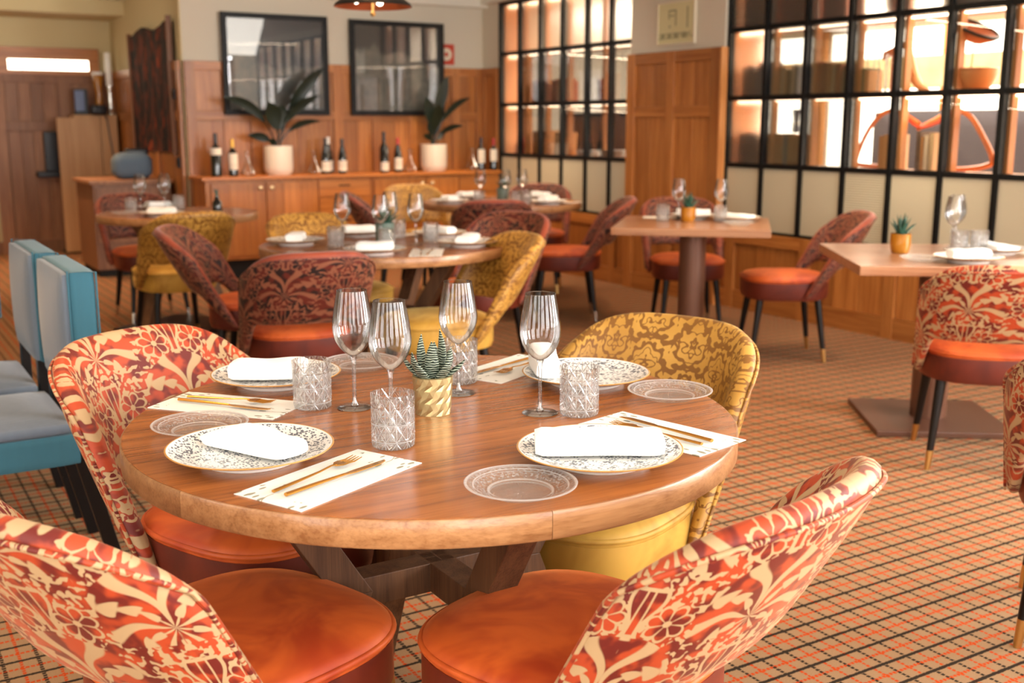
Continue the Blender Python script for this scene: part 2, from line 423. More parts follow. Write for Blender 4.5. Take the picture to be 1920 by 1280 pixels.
def tapestry():
    x, y, z = Sep(Coord())
    n = Noise(Map(Coord(), (1, 5, 2)), 2.0, 4.0, 0.65, 1.2)
    b = Voro(Map(Coord(), (1, 6, 3)), 1.3, 'F1', 'Distance')
    c = Mix(Step(0.48, 0.60, n), srgb(26, 16, 12), srgb(110, 44, 20))
    return dict(col=Mix(Lt(b, 0.22) * Step(0.45, 0.55, n) * 0.8, c, srgb(170, 66, 24)))
mat('tapestry_cloth', tapestry, rough=0.8)
mat('copper_shade', col=srgb(190, 106, 68), metal=0.6, rough=0.3)
mat('bulb', col=(1, 1, 1), emi=(1.0, 0.86, 0.64), emis=14.0)
mat('led', col=(1, 1, 1), emi=(1.0, 0.80, 0.55), emis=9.0)
mat('window_glow', col=(1, 1, 1), emi=(1.0, 0.97, 0.90), emis=3.5)
mat('next_window_glow', col=(1, 1, 1), emi=(1.0, 0.96, 0.88), emis=3.2)
mat('transom_glow', col=(1, 1, 1), emi=(1.0, 0.93, 0.72), emis=5.0)
mat('white_wall', col=srgb(244, 236, 220), rough=0.8)
mat('stone_wall', lambda: dict(col=Mix(Noise(Coord('World'), 6.0, 4.0, 0.6), srgb(222, 204, 152), srgb(158, 140, 96))), rough=0.8)
mat('tan_leather', col=srgb(184, 104, 58), rough=0.5)
mat('bent_wood', col=srgb(212, 120, 62), rough=0.35)
mat('pale_bent_wood', col=srgb(216, 152, 92), rough=0.4)
mat('dark_sofa', col=srgb(60, 54, 58), rough=0.8)
mat('silver', col=srgb(226, 224, 218), metal=0.9, rough=0.2)
mat('bag_cloth', col=srgb(88, 104, 118), rough=0.8)
mat('black_plastic', col=srgb(26, 30, 36), rough=0.4)
mat('blue_screen', col=srgb(86, 100, 140), rough=0.3)
mat('red_clay', col=srgb(206, 60, 24), rough=0.5)
mat('red_sign', col=srgb(190, 60, 34), rough=0.5)
mat('sign_white', col=srgb(226, 214, 188), rough=0.5)
def signp():
    x, y, z = Sep(Coord())
    b = Lt(Abs(z + 0.09), 0.022) * Gt(Noise(Map(Coord(), (1, 26, 60)), 1.0, 1.0), 0.5)
    return dict(col=Mix(b * 0.5, srgb(214, 206, 158), srgb(110, 112, 84)))
mat('notice_plate', signp, rough=0.3)
mat('notice_ink', col=srgb(150, 146, 112), rough=0.5)
for i, c in enumerate([(196, 168, 132), (172, 84, 40), (150, 72, 36), (214, 186, 142), (190, 132, 78), (92, 70, 56), (120, 130, 140), (204, 150, 96), (226, 206, 176), (120, 116, 84), (70, 96, 128), (178, 54, 30)]):
    mat('book_cloth_%d' % i, col=srgb(*c), rough=0.7)
mat('page_paper', col=srgb(226, 210, 180), rough=0.8)

# ------------------------------------------------------------------ mesh helpers
class MB:
    def __init__(s): s.v = []; s.f = []; s.uv = {}
    def box(s, c, d, rz=0.0, M=None):
        b = len(s.v)
        for i in (-1, 1):
            for j in (-1, 1):
                for k in (-1, 1):
                    p = Vector((i * d[0] / 2, j * d[1] / 2, k * d[2] / 2))
                    if rz: p.rotate(Matrix.Rotation(rz, 3, 'Z'))
                    if M: p = M @ p
                    s.v.append(p + Vector(c))
        for q in ((0, 1, 3, 2), (4, 6, 7, 5), (0, 4, 5, 1), (2, 3, 7, 6), (0, 2, 6, 4), (1, 5, 7, 3)):
            s.f.append([b + k for k in q])
        return s
    def b2(s, x0, x1, y0, y1, z0, z1):
        return s.box(((x0 + x1) / 2, (y0 + y1) / 2, (z0 + z1) / 2), (abs(x1 - x0), abs(y1 - y0), abs(z1 - z0)))
    def lathe(s, prof, n=32, uvn=0, cap=False, M=None):
        b = len(s.v); m = len(prof)
        for i in range(n):
            a = 2 * pi * i / n
            for r, z in prof:
                p = Vector((r * cos(a), r * sin(a), z)); s.v.append(M @ p if M else p)
        for i in range(n):
            for j in range(m - 1):
                q = [b + i * m + j, b + ((i + 1) % n) * m + j, b + ((i + 1) % n) * m + j + 1, b + i * m + j + 1]
                if prof[j][0] < 1e-6: q = [q[0], q[2], q[3]]
                elif prof[j + 1][0] < 1e-6: q = [q[0], q[1], q[2]]
                fi = len(s.f); s.f.append(q)
                if uvn:
                    u0, u1 = i / n * uvn, (i + 1) / n * uvn
                    mp = {b + i * m: u0, b + ((i + 1) % n) * m: u1}
                    s.uv[fi] = [((u0 if (k - b) // m == i else u1), prof[(k - b) % m][1]) for k in q]
        return s
    def tube(s, pts, r, n=8, closed=False, flat=1.0):
        pts = [Vector(p) for p in pts]; b = len(s.v); L = len(pts)
        up = Vector((0, 0, 1))
        for i, p in enumerate(pts):
            a = pts[(i - 1) % L] if (i > 0 or closed) else p
            c = pts[(i + 1) % L] if (i < L - 1 or closed) else p
            t = (c - a).normalized()
            u = up - t * up.dot(t)
            if u.length < 0.05: u = Vector((1, 0, 0)) - t * t.x
            u.normalize(); w = t.cross(u); up = u if not closed else up
            rr = r[i] if isinstance(r, (list, tuple)) else r
            for k in range(n):
                g = 2 * pi * k / n
                s.v.append(p + u * cos(g) * rr * flat + w * sin(g) * rr)
        for i in range(L if closed else L - 1):
            for k in range(n):
                i2 = (i + 1) % L
                s.f.append([b + i * n + k, b + i * n + (k + 1) % n, b + i2 * n + (k + 1) % n, b + i2 * n + k])
        if not closed:
            s.f.append([b + k for k in range(n)][::-1]); s.f.append([b + (L - 1) * n + k for k in range(n)])
        return s
    def prism(s, poly, z0, z1, M=None):
        """poly in xy, extruded in z"""
        b = len(s.v); n = len(poly)
        for z in (z0, z1):
            for x, y in poly:
                p = Vector((x, y, z)); s.v.append(M @ p if M else p)
        s.f.append([b + i for i in range(n)][::-1]); s.f.append([b + n + i for i in range(n)])
        for i in range(n): s.f.append([b + i, b + (i + 1) % n, b + n + (i + 1) % n, b + n + i])
        return s
    def bar(s, p, q, w, h, up=(0, 0, 1)):
        p = Vector(p); q = Vector(q); t = (q - p); L = t.length; t.normalize()
        u = Vector(up) - t * Vector(up).dot(t)
        if u.length < 0.01: u = Vector((1, 0, 0))
        u.normalize(); r = t.cross(u)
        M = Matrix((r, u, t)).transposed()
        return s.box((p + q) / 2, (w, h, L), M=M)
    def mesh(s, name, m, smooth=35, bevel=0.0):
        me = bpy.data.meshes.new(name)
        me.from_pydata([tuple(v) for v in s.v], [], s.f)
        if s.uv:
            uvl = me.uv_layers.new(name='UVMap')
            for p in me.polygons:
                if p.index in s.uv:
                    for li, uv in zip(p.loop_indices, s.uv[p.index]): uvl.data[li].uv = uv
        bm = bmesh.new(); bm.from_mesh(me)
        if bevel: bmesh.ops.bevel(bm, geom=[e for e in bm.edges if len(e.link_faces) == 2 and e.calc_face_angle(0) > 0.6], offset=bevel, segments=2, affect='EDGES', profile=0.6, clamp_overlap=True)
        bmesh.ops.recalc_face_normals(bm, faces=bm.faces)
        bm.to_mesh(me); bm.free()
        if smooth:
            me.shade_smooth(); me.set_sharp_from_angle(angle=radians(smooth))
        me.materials.append(MATS[m])
        return me
def link(name, me, parent=None, loc=None, rz=None):
    o = bpy.data.objects.new(name, me); C.objects.link(o)
    if parent: o.parent = parent
    if loc is not None: o.location = loc
    if rz is not None: o.rotation_euler[2] = rz
    return o
def part(name, mb, m, parent=None, smooth=35, bevel=0.0, loc=None, rz=None):
    return link(name, mb.mesh(name, m, smooth, bevel), parent, loc, rz)
def tag(o, label, cat, group=None):
    o['label'] = label; o['category'] = cat
    if group: o['group'] = group
    return o
def thing(name, label, cat, loc=(0, 0, 0), rz=0.0, group=None):
    o = bpy.data.objects.new(name, None); C.objects.link(o); o.empty_display_size = 0.05
    o.location = loc; o.rotation_euler[2] = rz
    return tag(o, label, cat, group)
def struct(name, mb, m, **k):
    o = part(name, mb, m, **k); o['kind'] = 'structure'; return o
def sroot(name):
    o = bpy.data.objects.new(name, None); C.objects.link(o); o['kind'] = 'structure'; return o
def dup(src, loc, rz, label, group=None):
    def rec(o, par):
        c = o.copy(); C.objects.link(c)
        if par: c.parent = par
        for ch in o.children: rec(ch, c)
        return c
    r = rec(src, None); r.location = loc; r.rotation_euler[2] = rz; r['label'] = label
    if group: r['group'] = group
    elif 'group' in r.keys(): del r['group']
    return r
def yawf(fx, fy): return atan2(-fx, fy)

# ------------------------------------------------------------------ setting
XR, YB, XC, YF = 5.518, 9.65, 2.603, 12.4
XL, YR, HC = -2.6, -1.6, 2.50
struct('floor', MB().b2(XL - 0.2, 10.6, YR - 0.2, YF + 0.2, -0.06, 0.0), 'carpet', smooth=0)
struct('ceiling', MB().b2(XL - 0.2, 10.6, YR - 0.2, YF + 0.2, HC, HC + 0.1), 'ceiling_paint', smooth=0)
# back wall: plaster above, boards below
wb = struct('wall_back', MB().b2(XC, XR + 0.06, YB, YB + 0.12, 0, HC), 'plaster', smooth=0)
def panelling(parent, ax, fixed, out, a0, a1, zlist, stile_pos, boards, mv='panel_wood', sw=0.085, skip_top=False):
    """framed panelling: ax 'x' or 'y' is the run; out = sign of the face normal across the run"""
    mh = {'x': mv + '_x', 'y': mv + '_y'}[ax] if mv == 'panel_wood' else mv
    def bx(u0, u1, d0, d1, z0, z1, name, m):
        if ax == 'x': mb = MB().b2(u0, u1, fixed + out * d0, fixed + out * d1, z0, z1)
        else: mb = MB().b2(fixed + out * d0, fixed + out * d1, u0, u1, z0, z1)
        part(name, mb, m, parent, smooth=0, bevel=0.003)
    for z0, z1 in zlist['rails']: bx(a0, a1, 0.012, 0.034, z0, z1, 'rail', mh)
    for s_ in stile_pos: bx(s_ - sw / 2, s_ + sw / 2, 0.012, 0.037, zlist['rails'][0][0], zlist['rails'][-1][1], 'stile', mv)
    sp = sorted(stile_pos)
    for (z0, z1) in zlist['fields']:
        for p, q in zip(sp, sp[1:]):
            p2, q2 = p + sw / 2, q - sw / 2
            nb = max(1, boards)
            for k in range(nb):
                u0 = p2 + (q2 - p2) * k / nb; u1 = p2 + (q2 - p2) * (k + 1) / nb
                bx(u0 + 0.001, u1 - 0.001, 0.0, 0.014 + 0.002 * (k % 2), z0, z1, 'board', mv)
panelling(wb, 'x', YB, -1, XC, XR, {'rails': [(0.0, 0.14), (1.34, 1.42), (1.76, 1.835)], 'fields': [(0.14, 1.34), (1.42, 1.76)]},
          [XC + 0.04, 3.20, 3.98, 4.36, 4.74, 5.20, XR - 0.05], 2)
# cornice along back and right walls
cn = struct('trim_1', MB().b2(XC - 0.0, XR, YB - 0.10, YB, 2.40, HC), 'ceiling_paint', smooth=0)
cn = struct('trim_2', MB().b2(XR - 0.08, XR, YR, YB - 0.10, 2.425, HC), 'ceiling_paint', smooth=0)
# side wall (return) running away at the left of the back wall
ws = struct('wall_return', MB().b2(XC, XC + 0.12, YB + 0.12, YF, 0, HC), 'warm_plaster', smooth=0)
struct('trim_5', MB().b2(XC - 0.012, XC, YB, YB + 0.12, 0, HC), 'warm_plaster', smooth=0)
panelling(ws, 'y', XC - 0.012, -1, YB, YF, {'rails': [(0.0, 0.14), (1.34, 1.42), (1.76, 1.835)], 'fields': [(0.14, 1.34), (1.42, 1.76)]},
          [YB + 0.05, 10.5, 11.4, YF - 0.05], 3)
# far left wall with the transom light
wf = struct('wall_far', MB().b2(XL, XC + 0.12, YF, YF + 0.12, 0, HC), 'warm_plaster', smooth=0)
def brd(name, x0, x1, d0, d1, z0, z1, m): part(name, MB().b2(x0, x1, YF - d0, YF - d1, z0, z1), m, wf, smooth=0, bevel=0.003)
xx = 1.42
while xx < 2.55:
    brd('board', xx, xx + 0.118, 0.0, 0.014, 0.10, 1.24, 'grey_brown_wood'); brd('board', xx, xx + 0.118, 0.0, 0.014, 1.34, 1.74, 'grey_brown_wood'); xx += 0.12
for z0, z1 in ((0, 0.12), (1.24, 1.34), (1.72, 1.84)): brd('rail', 1.30, 2.6, 0.014, 0.036, z0, z1, 'grey_brown_wood')
for x in (1.46, 2.10): brd('stile', x - 0.06, x + 0.06, 0.014, 0.04, 0.0, 1.84, 'grey_brown_wood')
for k in range(12): brd('board', 0.18 + k * 0.10, 0.277 + k * 0.10, 0.0, 0.016, 0.0, 1.84, 'panel_wood')
tw = sroot('window_3')
part('window_frame', MB().b2(1.46, 2.46, YF - 0.06, YF, 1.95, 2.07).b2(1.46, 2.46, YF - 0.06, YF, 1.80, 1.845).b2(1.46, 1.585, YF - 0.06, YF, 1.845, 1.95).b2(2.36, 2.46, YF - 0.06, YF, 1.845, 1.95), 'panel_wood_x', tw, smooth=0)
part('pane', MB().b2(1.585, 2.36, YF - 0.03, YF - 0.01, 1.845, 1.95), 'transom_glow', tw, smooth=0)
struct('trim_3', MB().b2(XL, XC, 11.7, YF, 2.36, HC), 'warm_plaster', smooth=0)
# right wall: wainscot below the glazing, header above, pillar between the two grids
wr = struct('wall_right', MB().b2(XR, XR + 0.12, YR, YB, 0, 0.545).b2(XR, XR + 0.12, YR, YB, 2.425, HC)
            .b2(XR, XR + 0.12, 9.31, YB, 0.545, 2.425).b2(XR, XR + 0.12, YR, 2.78, 0.545, 2.425), 'plaster', smooth=0)
sp = [9.60 - 0.72 * k for k in range(17)]
panelling(wr, 'y', XR, -1, -1.9, 9.62, {'rails': [(0.0, 0.13), (0.47, 0.555)], 'fields': [(0.13, 0.47)]}, sp, 3)
panelling(wr, 'y', XR, -1, 9.33, 9.63, {'rails': [(0.555, 0.60), (1.76, 1.835)], 'fields': [(0.60, 1.76)]}, [9.36, 9.60], 1)
pl = struct('trim_4', MB().b2(XR - 0.04, XR + 0.32, 6.125, 7.215, 0, HC), 'plaster', smooth=0)
panelling(pl, 'y', XR - 0.04, -1, 6.125, 7.215, {'rails': [(0.0, 0.13), (0.47, 0.555), (1.36, 1.44), (1.76, 1.845)], 'fields': [(0.13, 0.47), (0.555, 1.36), (1.44, 1.76)]},
          [6.175, 6.68, 7.165], 2, sw=0.10)
part('side_board', MB().b2(XR - 0.076, XR - 0.018, 6.108, 6.124, 0, 1.845), 'shelf_wood', pl, smooth=0)
# glazed grids
ZR = [0.557, 1.022, 1.487, 1.955, 2.412]
def grid(root, ys, ribbed):
    w = 0.034
    for z in ZR: part('transom_bar', MB().b2(XR - 0.014, XR + 0.026, min(ys), max(ys), z - w / 2, z + w / 2), 'black_metal', root, smooth=0, bevel=0.002)
    for y in ys: part('mullion', MB().b2(XR - 0.018, XR + 0.030, y - w / 2, y + w / 2, ZR[0] - w / 2, ZR[-1] + w / 2), 'black_metal', root, smooth=0, bevel=0.002)
    for i, (a, b) in enumerate(zip(ys, ys[1:])):
        lo, hi = min(a, b) + w / 2, max(a, b) - w / 2
        for j in range(4):
            z0, z1 = ZR[j] + w / 2, ZR[j + 1] - w / 2
            if j == 0: part('lower_panel', MB().b2(XR, XR + 0.018, lo, hi, z0, z1), 'ribbed_putty_panel' if (i == ribbed) else 'putty_panel', root, smooth=0)
            else:
                m = 'pane_glass'
                if (i == 0) or j == 3: m = 'ribbed_glass' if (root is g2 and i < 2) else 'cast_glass'
                if root is g1 and i == 5 and j < 3: m = 'pane_glass'
                part('pane', MB().b2(XR + 0.002, XR + 0.008, lo, hi, z0, z1), m, root, smooth=0)
g1 = sroot('window_1'); g2 = sroot('window_2')
grid(g1, [9.295, 8.955, 8.60, 8.245, 7.875, 7.53, 7.20], -1)
grid(g2, [6.11 - 0.368 * k for k in range(10)], 3)
# walls left and behind the camera, with window openings framed in oak
wl = struct('wall_left', MB().b2(XL - 0.12, XL, YR, YF, 0, HC), 'warm_plaster', smooth=0)
wn = struct('wall_near', MB().b2(XL, XR + 0.12, YR - 0.12, YR, 0, HC), 'plaster', smooth=0)
n_ = 4
for i in range(4):
    x = -1.75 + i * 1.75; r_ = sroot('window_%d' % n_); n_ += 1
    part('pane', MB().b2(x - 0.57, x + 0.57, YR + 0.005, YR + 0.02, 0.6, 2.25), 'window_glow', r_, smooth=0)
    f = MB()
    for d in (-0.6, 0.0, 0.6): f.b2(x + d - 0.03, x + d + 0.03, YR, YR + 0.06, 0.55, 2.3)
    for z in (0.57, 1.6, 2.28): f.b2(x - 0.6, x + 0.6, YR, YR + 0.05, z - 0.03, z + 0.03)
    part('window_frame', f, 'panel_wood', r_, smooth=0)
for i in range(2):
    y = 0.4 + i * 2.0; r_ = sroot('window_%d' % n_); n_ += 1
    part('pane', MB().b2(XL + 0.005, XL + 0.02, y - 0.6, y + 0.6, 0.6, 2.25), 'window_glow', r_, smooth=0)
    f = MB()
    for d in (-0.62, 0.0, 0.62): f.b2(XL, XL + 0.06, y + d - 0.03, y + d + 0.03, 0.55, 2.3)
    for z in (0.57, 1.6, 2.28): f.b2(XL, XL + 0.05, y - 0.6, y + 0.6, z - 0.03, z + 0.03)
    part('window_frame', f, 'panel_wood', r_, smooth=0)
for i in range(2):
    y = -0.7 + i * 1.7; r_ = sroot('window_%d' % n_); n_ += 1
    part('pane', MB().b2(XR - 0.02, XR - 0.005, y - 0.62, y + 0.62, 0.65, 2.25), 'window_glow', r_, smooth=0)
    f = MB()
    for d in (-0.64, 0.0, 0.64): f.b2(XR - 0.06, XR, y + d - 0.03, y + d + 0.03, 0.6, 2.3)
    for z in (0.62, 1.6, 2.28): f.b2(XR - 0.05, XR, y - 0.6, y + 0.6, z - 0.03, z + 0.03)
    part('window_frame', f, 'panel_wood', r_, smooth=0)
# room beyond the partition
nw = struct('wall_next_room', MB().b2(10.4, 10.5, 1.0, YF, 0, HC), 'white_wall', smooth=0)
struct('wall_next_room_end', MB().b2(XR + 0.12, 10.5, YF - 0.5, YF - 0.4, 0, HC), 'white_wall', smooth=0)
struct('wall_next_room_near', MB().b2(XR + 0.12, 10.5, 0.9, 1.0, 0, HC), 'white_wall', smooth=0)
for i in range(6):
    y = 1.9 + i * 1.75; r_ = sroot('window_%d' % n_); n_ += 1
    part('pane', MB().b2(10.40, 10.42, y - 0.82, y + 0.82, 0.35, 2.35), 'next_window_glow', r_, smooth=0)
    part('window_frame', MB().b2(10.34, 10.40, y - 0.875, y - 0.80, 0.30, 2.40).b2(10.34, 10.40, y - 0.8, y + 0.8, 0.30, 0.36), 'shelf_wood', r_, smooth=0)
# stone beam with rough front hung across the far room
struct('trim_6', MB().b2(8.6, 8.85, 4.6, 10.4, 1.64, 1.92), 'stone_wall', smooth=0)

# ---- open shelving behind the glazing
def shelving(y0, y1, ups, label):
    t = thing('shelf_unit', label, 'shelves', (XR + 0.19, (y0 + y1) / 2, 0))
    yc = (y0 + y1) / 2; hx = 0.15
    for z in ZR[1:]:
        s_ = part('shelf', MB().b2(-hx, hx, y0 - yc, y1 - yc, z - 0.018, z + 0.004), 'shelf_wood', t, smooth=0, bevel=0.002)
        if z > 1.1:
            part('light_strip', MB().b2(-0.125, -0.095, y0 - yc + 0.03, y1 - yc - 0.03, z - 0.028, z - 0.0185), 'led', s_, smooth=0)
    for u in ups: part('upright', MB().b2(-hx + 0.001, -hx + 0.055, u - yc - 0.012, u - yc + 0.012, 0.56, 2.41), 'shelf_wood', t, smooth=0, bevel=0.002)
    part('back_board', MB().b2(hx, hx + 0.012, y0 - yc, y1 - yc, 0.56, 1.0), 'shelf_wood', t, smooth=0)
    for u in (y0 - yc, y1 - yc): part('side_board', MB().b2(-hx, hx, u - 0.01, u + 0.01, 0.02, 2.41), 'shelf_wood', t, smooth=0)
shelving(2.80, 6.11, [6.11 - 0.368 * k - 0.02 for k in range(1, 9)], 'oak shelving with lit shelves behind the larger black glazed grid')
shelving(7.23, 9.29, [8.93, 8.58, 8.225, 7.70], 'oak shelving with lit shelves behind the glazed grid near the sideboard')
def strip_lamp(y0, y1, z, p):
    area('shelf_strip_light', (XR + 0.10, (y0 + y1) / 2, z - 0.012), (XR + 0.16, (y0 + y1) / 2, 0), 0.03, y1 - y0, p, (1.0, 0.80, 0.56))
for z in (1.455, 1.92, 2.38): strip_lamp(2.85, 6.05, z, 13); strip_lamp(7.25, 9.25, z, 8)

# ------------------------------------------------------------------ shell chairs
def sst(a, b, x):
    t = max(0.0, min(1.0, (x - a) / (b - a))); return t * t * (3 - 2 * t)
def shell_pt(a, b):
    A = abs(a); al = a * pi / 2
    zb = 0.525 - 0.165 * sst(0.58, 0.97, A)
    zt = 0.825 - 0.13 * A ** 3.0
    z = zb + (zt - zb) * b
    k = (z - 0.36) / 0.44
    Wd = 0.232 + 0.024 * k
    x = Wd * math.copysign(abs(sin(al)) ** 0.86, a)
    y = -0.055 - 0.56 * (z - 0.36) - 0.15 * abs(cos(al)) ** 0.95
    return Vector((x, y, z))
def shell_n(a, b):
    e = 0.01; a0, a1 = max(-0.995, a - e), min(0.995, a + e); b0, b1 = max(0, b - e), min(1, b + e)
    n = (shell_pt(a1, b) - shell_pt(a0, b)).cross(shell_pt(a, b1) - shell_pt(a, b0))
    n.normalize()
    return n if n.y < 0 or abs(a) > 0.6 else n
def shell_mesh(m):
    NA, NB, T = 60, 26, 0.056
    mb = MB(); rows = []
    for i in range(NA + 1):
        a = sin((-1 + 2 * i / NA) * pi / 2); sc = max(0.12, sqrt(max(0.0, 1 - (max(0.0, abs(a) - 0.90) / 0.10) ** 2)))
        ring = []; aa = max(-0.999, min(0.999, a))
        for j in range(NB):
            ph = 2 * pi * j / NB
            cb = math.copysign(abs(cos(ph)) ** 0.55, cos(ph)); sb = math.copysign(abs(sin(ph)) ** 0.62, sin(ph))
            b = 0.5 - 0.5 * cb * (0.84 + 0.16 * sc)
            p = shell_pt(aa, b); n = shell_n(aa, b)
            if n.dot(Vector((aa * 0.8, -1 + 0.5 * abs(aa), -0.3))) < 0: n = -n
            th = T / 2 * sc * (0.78 + 0.22 * b)
            p = p + n * sb * th
            ring.append(len(mb.v)); mb.v.append(p)
            mb.__dict__.setdefault('par', []).append((a * 0.36, p.z))
        rows.append(ring)
    def addf(q, uvs): mb.uv[len(mb.f)] = uvs; mb.f.append(q)
    for i in range(NA):
        for j in range(NB):
            q = [rows[i][j], rows[i + 1][j], rows[i + 1][(j + 1) % NB], rows[i][(j + 1) % NB]]
            addf(q, [mb.par[k] for k in q])
    for r in (rows[0], rows[-1]): addf(list(r), [mb.par[k] for k in r])
    me = mb.mesh('backrest_shell', m, 60)
    if m == 'shaded_damask':
        me.materials.append(MATS['rust_rim'])
        for p in me.polygons:
            if p.index < NA * NB:
                i, j = divmod(p.index, NB); ph = 2 * pi * (j + 0.5) / NB
                if cos(ph) < -0.93 or i < 4 or i >= NA - 4: p.material_index = 1
    return me
def piping_mesh(m):
    mb = MB(); pts = []
    def off(a, b, s):
        p = shell_pt(a, b); n = shell_n(a, b)
        if n.dot(Vector((a * 0.8, -1 + 0.5 * abs(a), -0.3))) < 0: n = -n
        return p + n * s
    pts = [off(-0.955, 0.05 + b / 10, 0.021) for b in range(0, 9)] + [off(-0.94 + 1.88 * i / 60, 0.965, 0.023) for i in range(61)] + [off(0.955, 0.88 - b / 10, 0.021) for b in range(0, 9)]
    for i, p in enumerate(pts): pass
    mb.tube(pts, 0.0042, 6)
    for fi, f in enumerate(mb.f):
        mb.uv[fi] = [((k // 6) * 0.02, mb.v[k].z) for k in f]
    return mb.mesh('piping', m, 60)
def seat_out(s, t, grow=0.0):
    """D-like outline"""
    c, q = cos(t), sin(t)
    ex = 0.72
    x = math.copysign(abs(c) ** ex, c) * (0.226 + grow) * (1.0 + 0.05 * q)
    y = math.copysign(abs(q) ** ex, q) * (0.238 + grow)
    return x * s, y * s
def seat_mesh(zs, m, name):
    mb = MB(); n = 48
    rows = []
    for sc, z, g in zs:
        rows.append([len(mb.v) + i for i in range(n)])
        for i in range(n):
            x, y = seat_out(sc, 2 * pi * i / n, g); mb.v.append(Vector((x, y, z)))
    for r0, r1 in zip(rows, rows[1:]):
        for i in range(n): mb.f.append([r0[i], r0[(i + 1) % n], r1[(i + 1) % n], r1[i]])
    mb.f.append(rows[0][::-1]); mb.f.append(rows[-1])
    return mb.mesh(name, m, 50)
def leg_meshes():
    l = MB().lathe([(0, 0.35), (0.021, 0.35), (0.0135, 0.075), (0, 0.075)], 14)
    t = MB().lathe([(0, 0.075), (0.0137, 0.075), (0.0105, 0.0), (0, 0.0)], 14)
    def shear(mb, dx, dy):
        for v in mb.v: k = (0.35 - v.z) / 0.35; v.x += dx * k; v.y += dy * k
        return mb
    out = []
    for (x, y) in ((-0.155, 0.165), (0.155, 0.165), (-0.155, -0.155), (0.155, -0.155)):
        a = MB(); a.v = [v.copy() for v in l.v]; a.f = l.f; b = MB(); b.v = [v.copy() for v in t.v]; b.f = t.f
        dx = math.copysign(0.035, x); dy = math.copysign(0.045, y)
        out.append(((x, y, 0), shear(a, dx, dy), shear(b, dx, dy)))
    return out
SHELLS = {'red': ('red_damask', 'rust_velvet', 'rust_side'), 'dark': ('shaded_damask', 'rust_velvet', 'rust_side'), 'gold': ('gold_damask', 'gold_velvet', 'gold_velvet')}  # dark kind wears the red floral fabric with shade painted in
PROTO = {}
def shell_chair(kind, tipm, loc, rz, label, group=None):
    key = (kind, tipm)
    if key in PROTO: return dup(PROTO[key], loc, rz, label, group)
    t = thing('shell_back_chair', label, 'chair', loc, rz, group)
    a, b, c = SHELLS[kind]
    link('backrest', shell_mesh(a), t); link('piping', piping_mesh(a), t)
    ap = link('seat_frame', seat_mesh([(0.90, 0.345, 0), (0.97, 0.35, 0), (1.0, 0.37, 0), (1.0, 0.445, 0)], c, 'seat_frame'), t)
    cu = link('seat', seat_mesh([(0.985, 0.44, 0), (1.0, 0.452, 0), (0.99, 0.466, 0), (0.93, 0.476, 0), (0.75, 0.486, 0), (0.45, 0.492, 0), (0.15, 0.494, 0)], b, 'seat'), t)
    link('seat_piping', MB().tube([(*seat_out(1.0, 2 * pi * i / 60), 0.458) for i in range(60)], 0.0062, 8, closed=True).mesh('seat_piping', b, 60), cu)
    for p, l, ti in leg_meshes():
        lo = part('leg', l, 'dark_leg', t, loc=p); part('leg_tip', ti, tipm, lo)
    PROTO[key] = t
    return t
A4 = 'chairs around the large round table in front'
CH = [
 ('red', 'brass_tip', (0.51, 1.735), (0.94, 0.33), 'red and cream floral chair at bottom left, back towards us, beside the front table', A4),
 ('red', 'brass_tip', (0.995, 1.435), (-0.32, 0.947), 'red and cream floral chair at bottom right, back towards us, beside the front table', A4),
 ('red', 'brass_tip', (0.735, 2.29), (0.42, -0.91), 'red and cream floral chair facing us at the left side of the front table', A4),
 ('gold', 'brass_tip', (1.405, 1.985), (-0.92, -0.39), 'mustard yellow patterned chair at the right side of the front table', A4),
 ('dark', 'brass_tip', (1.62, 4.45), (0.15, 0.99), 'shade-darkened red floral chair seen from behind, nearest at the middle round table', None),
 ('dark', 'brass_tip', (1.72, 5.22), (0.88, -0.47), 'shade-darkened red floral chair in side view, left of the middle round table', None),
 ('gold', 'brass_tip', (2.24, 5.40), (0.15, -0.98), 'mustard chair on the far side of the middle round table, before the sideboard', None),
 ('dark', 'brass_tip', (2.88, 5.12), (-0.88, -0.45), 'shade-darkened red patterned chair behind the mustard one at the right of the middle round table', None),
 ('gold', 'brass_tip', (2.22, 4.30), (-1.0, 0.12), 'mustard chair with plain shiny back at the right front of the middle round table', None),
 ('gold', 'brass_tip', (4.0, 7.80), (0.0, -1.0), 'mustard chair on the far side of the back round table', None),
 ('dark', 'brass_tip', (3.55, 7.35), (0.9, -0.4), 'shade-darkened brown red chair at the left of the back round table', None),
 ('dark', 'brass_tip', (3.80, 6.62), (0.35, 0.93), 'shade-darkened red chair seen from behind at the near side of the back round table', None),
 ('dark', 'chrome_tip', (4.20, 6.22), (-0.85, 0.5), 'shade-darkened red chair in side view, right of the back round table', None),
 ('dark', 'brass_tip', (4.72, 7.42), (-0.6, -0.8), 'shade-darkened red chair behind the right end of the back round table, below the glazed grid', None),
 ('gold', 'brass_tip', (1.68, 6.66), (-0.05, 1.0), 'mustard chair with its back to us at the small table on the left', None),
 ('dark', 'chrome_tip', (1.78, 7.72), (0.05, -1.0), 'shade-darkened red chair on the far side of the small table on the left', None),
 ('dark', 'chrome_tip', (4.62, 5.45), (-0.5, -0.87), 'shade-darkened red chair behind the square table at the wooden pillar', None),
 ('dark', 'brass_tip', (4.56, 4.53), (-0.85, 0.52), 'shade-darkened red chair in side view between the two square tables', None),
 ('red', 'brass_tip', (3.77, 2.68), (0.69, 0.72), 'red floral chair seen from behind at the square table on the right edge', None),
 ('red', 'brass_tip', (2.73, 1.515), (0.84, 0.54), 'red floral chair cut by the right edge of the picture', None),
]
for kind, tip, (x, y), (fx, fy), lab, grp in CH:
    shell_chair(kind, tip, (x, y, 0), yawf(fx, fy), lab, grp)

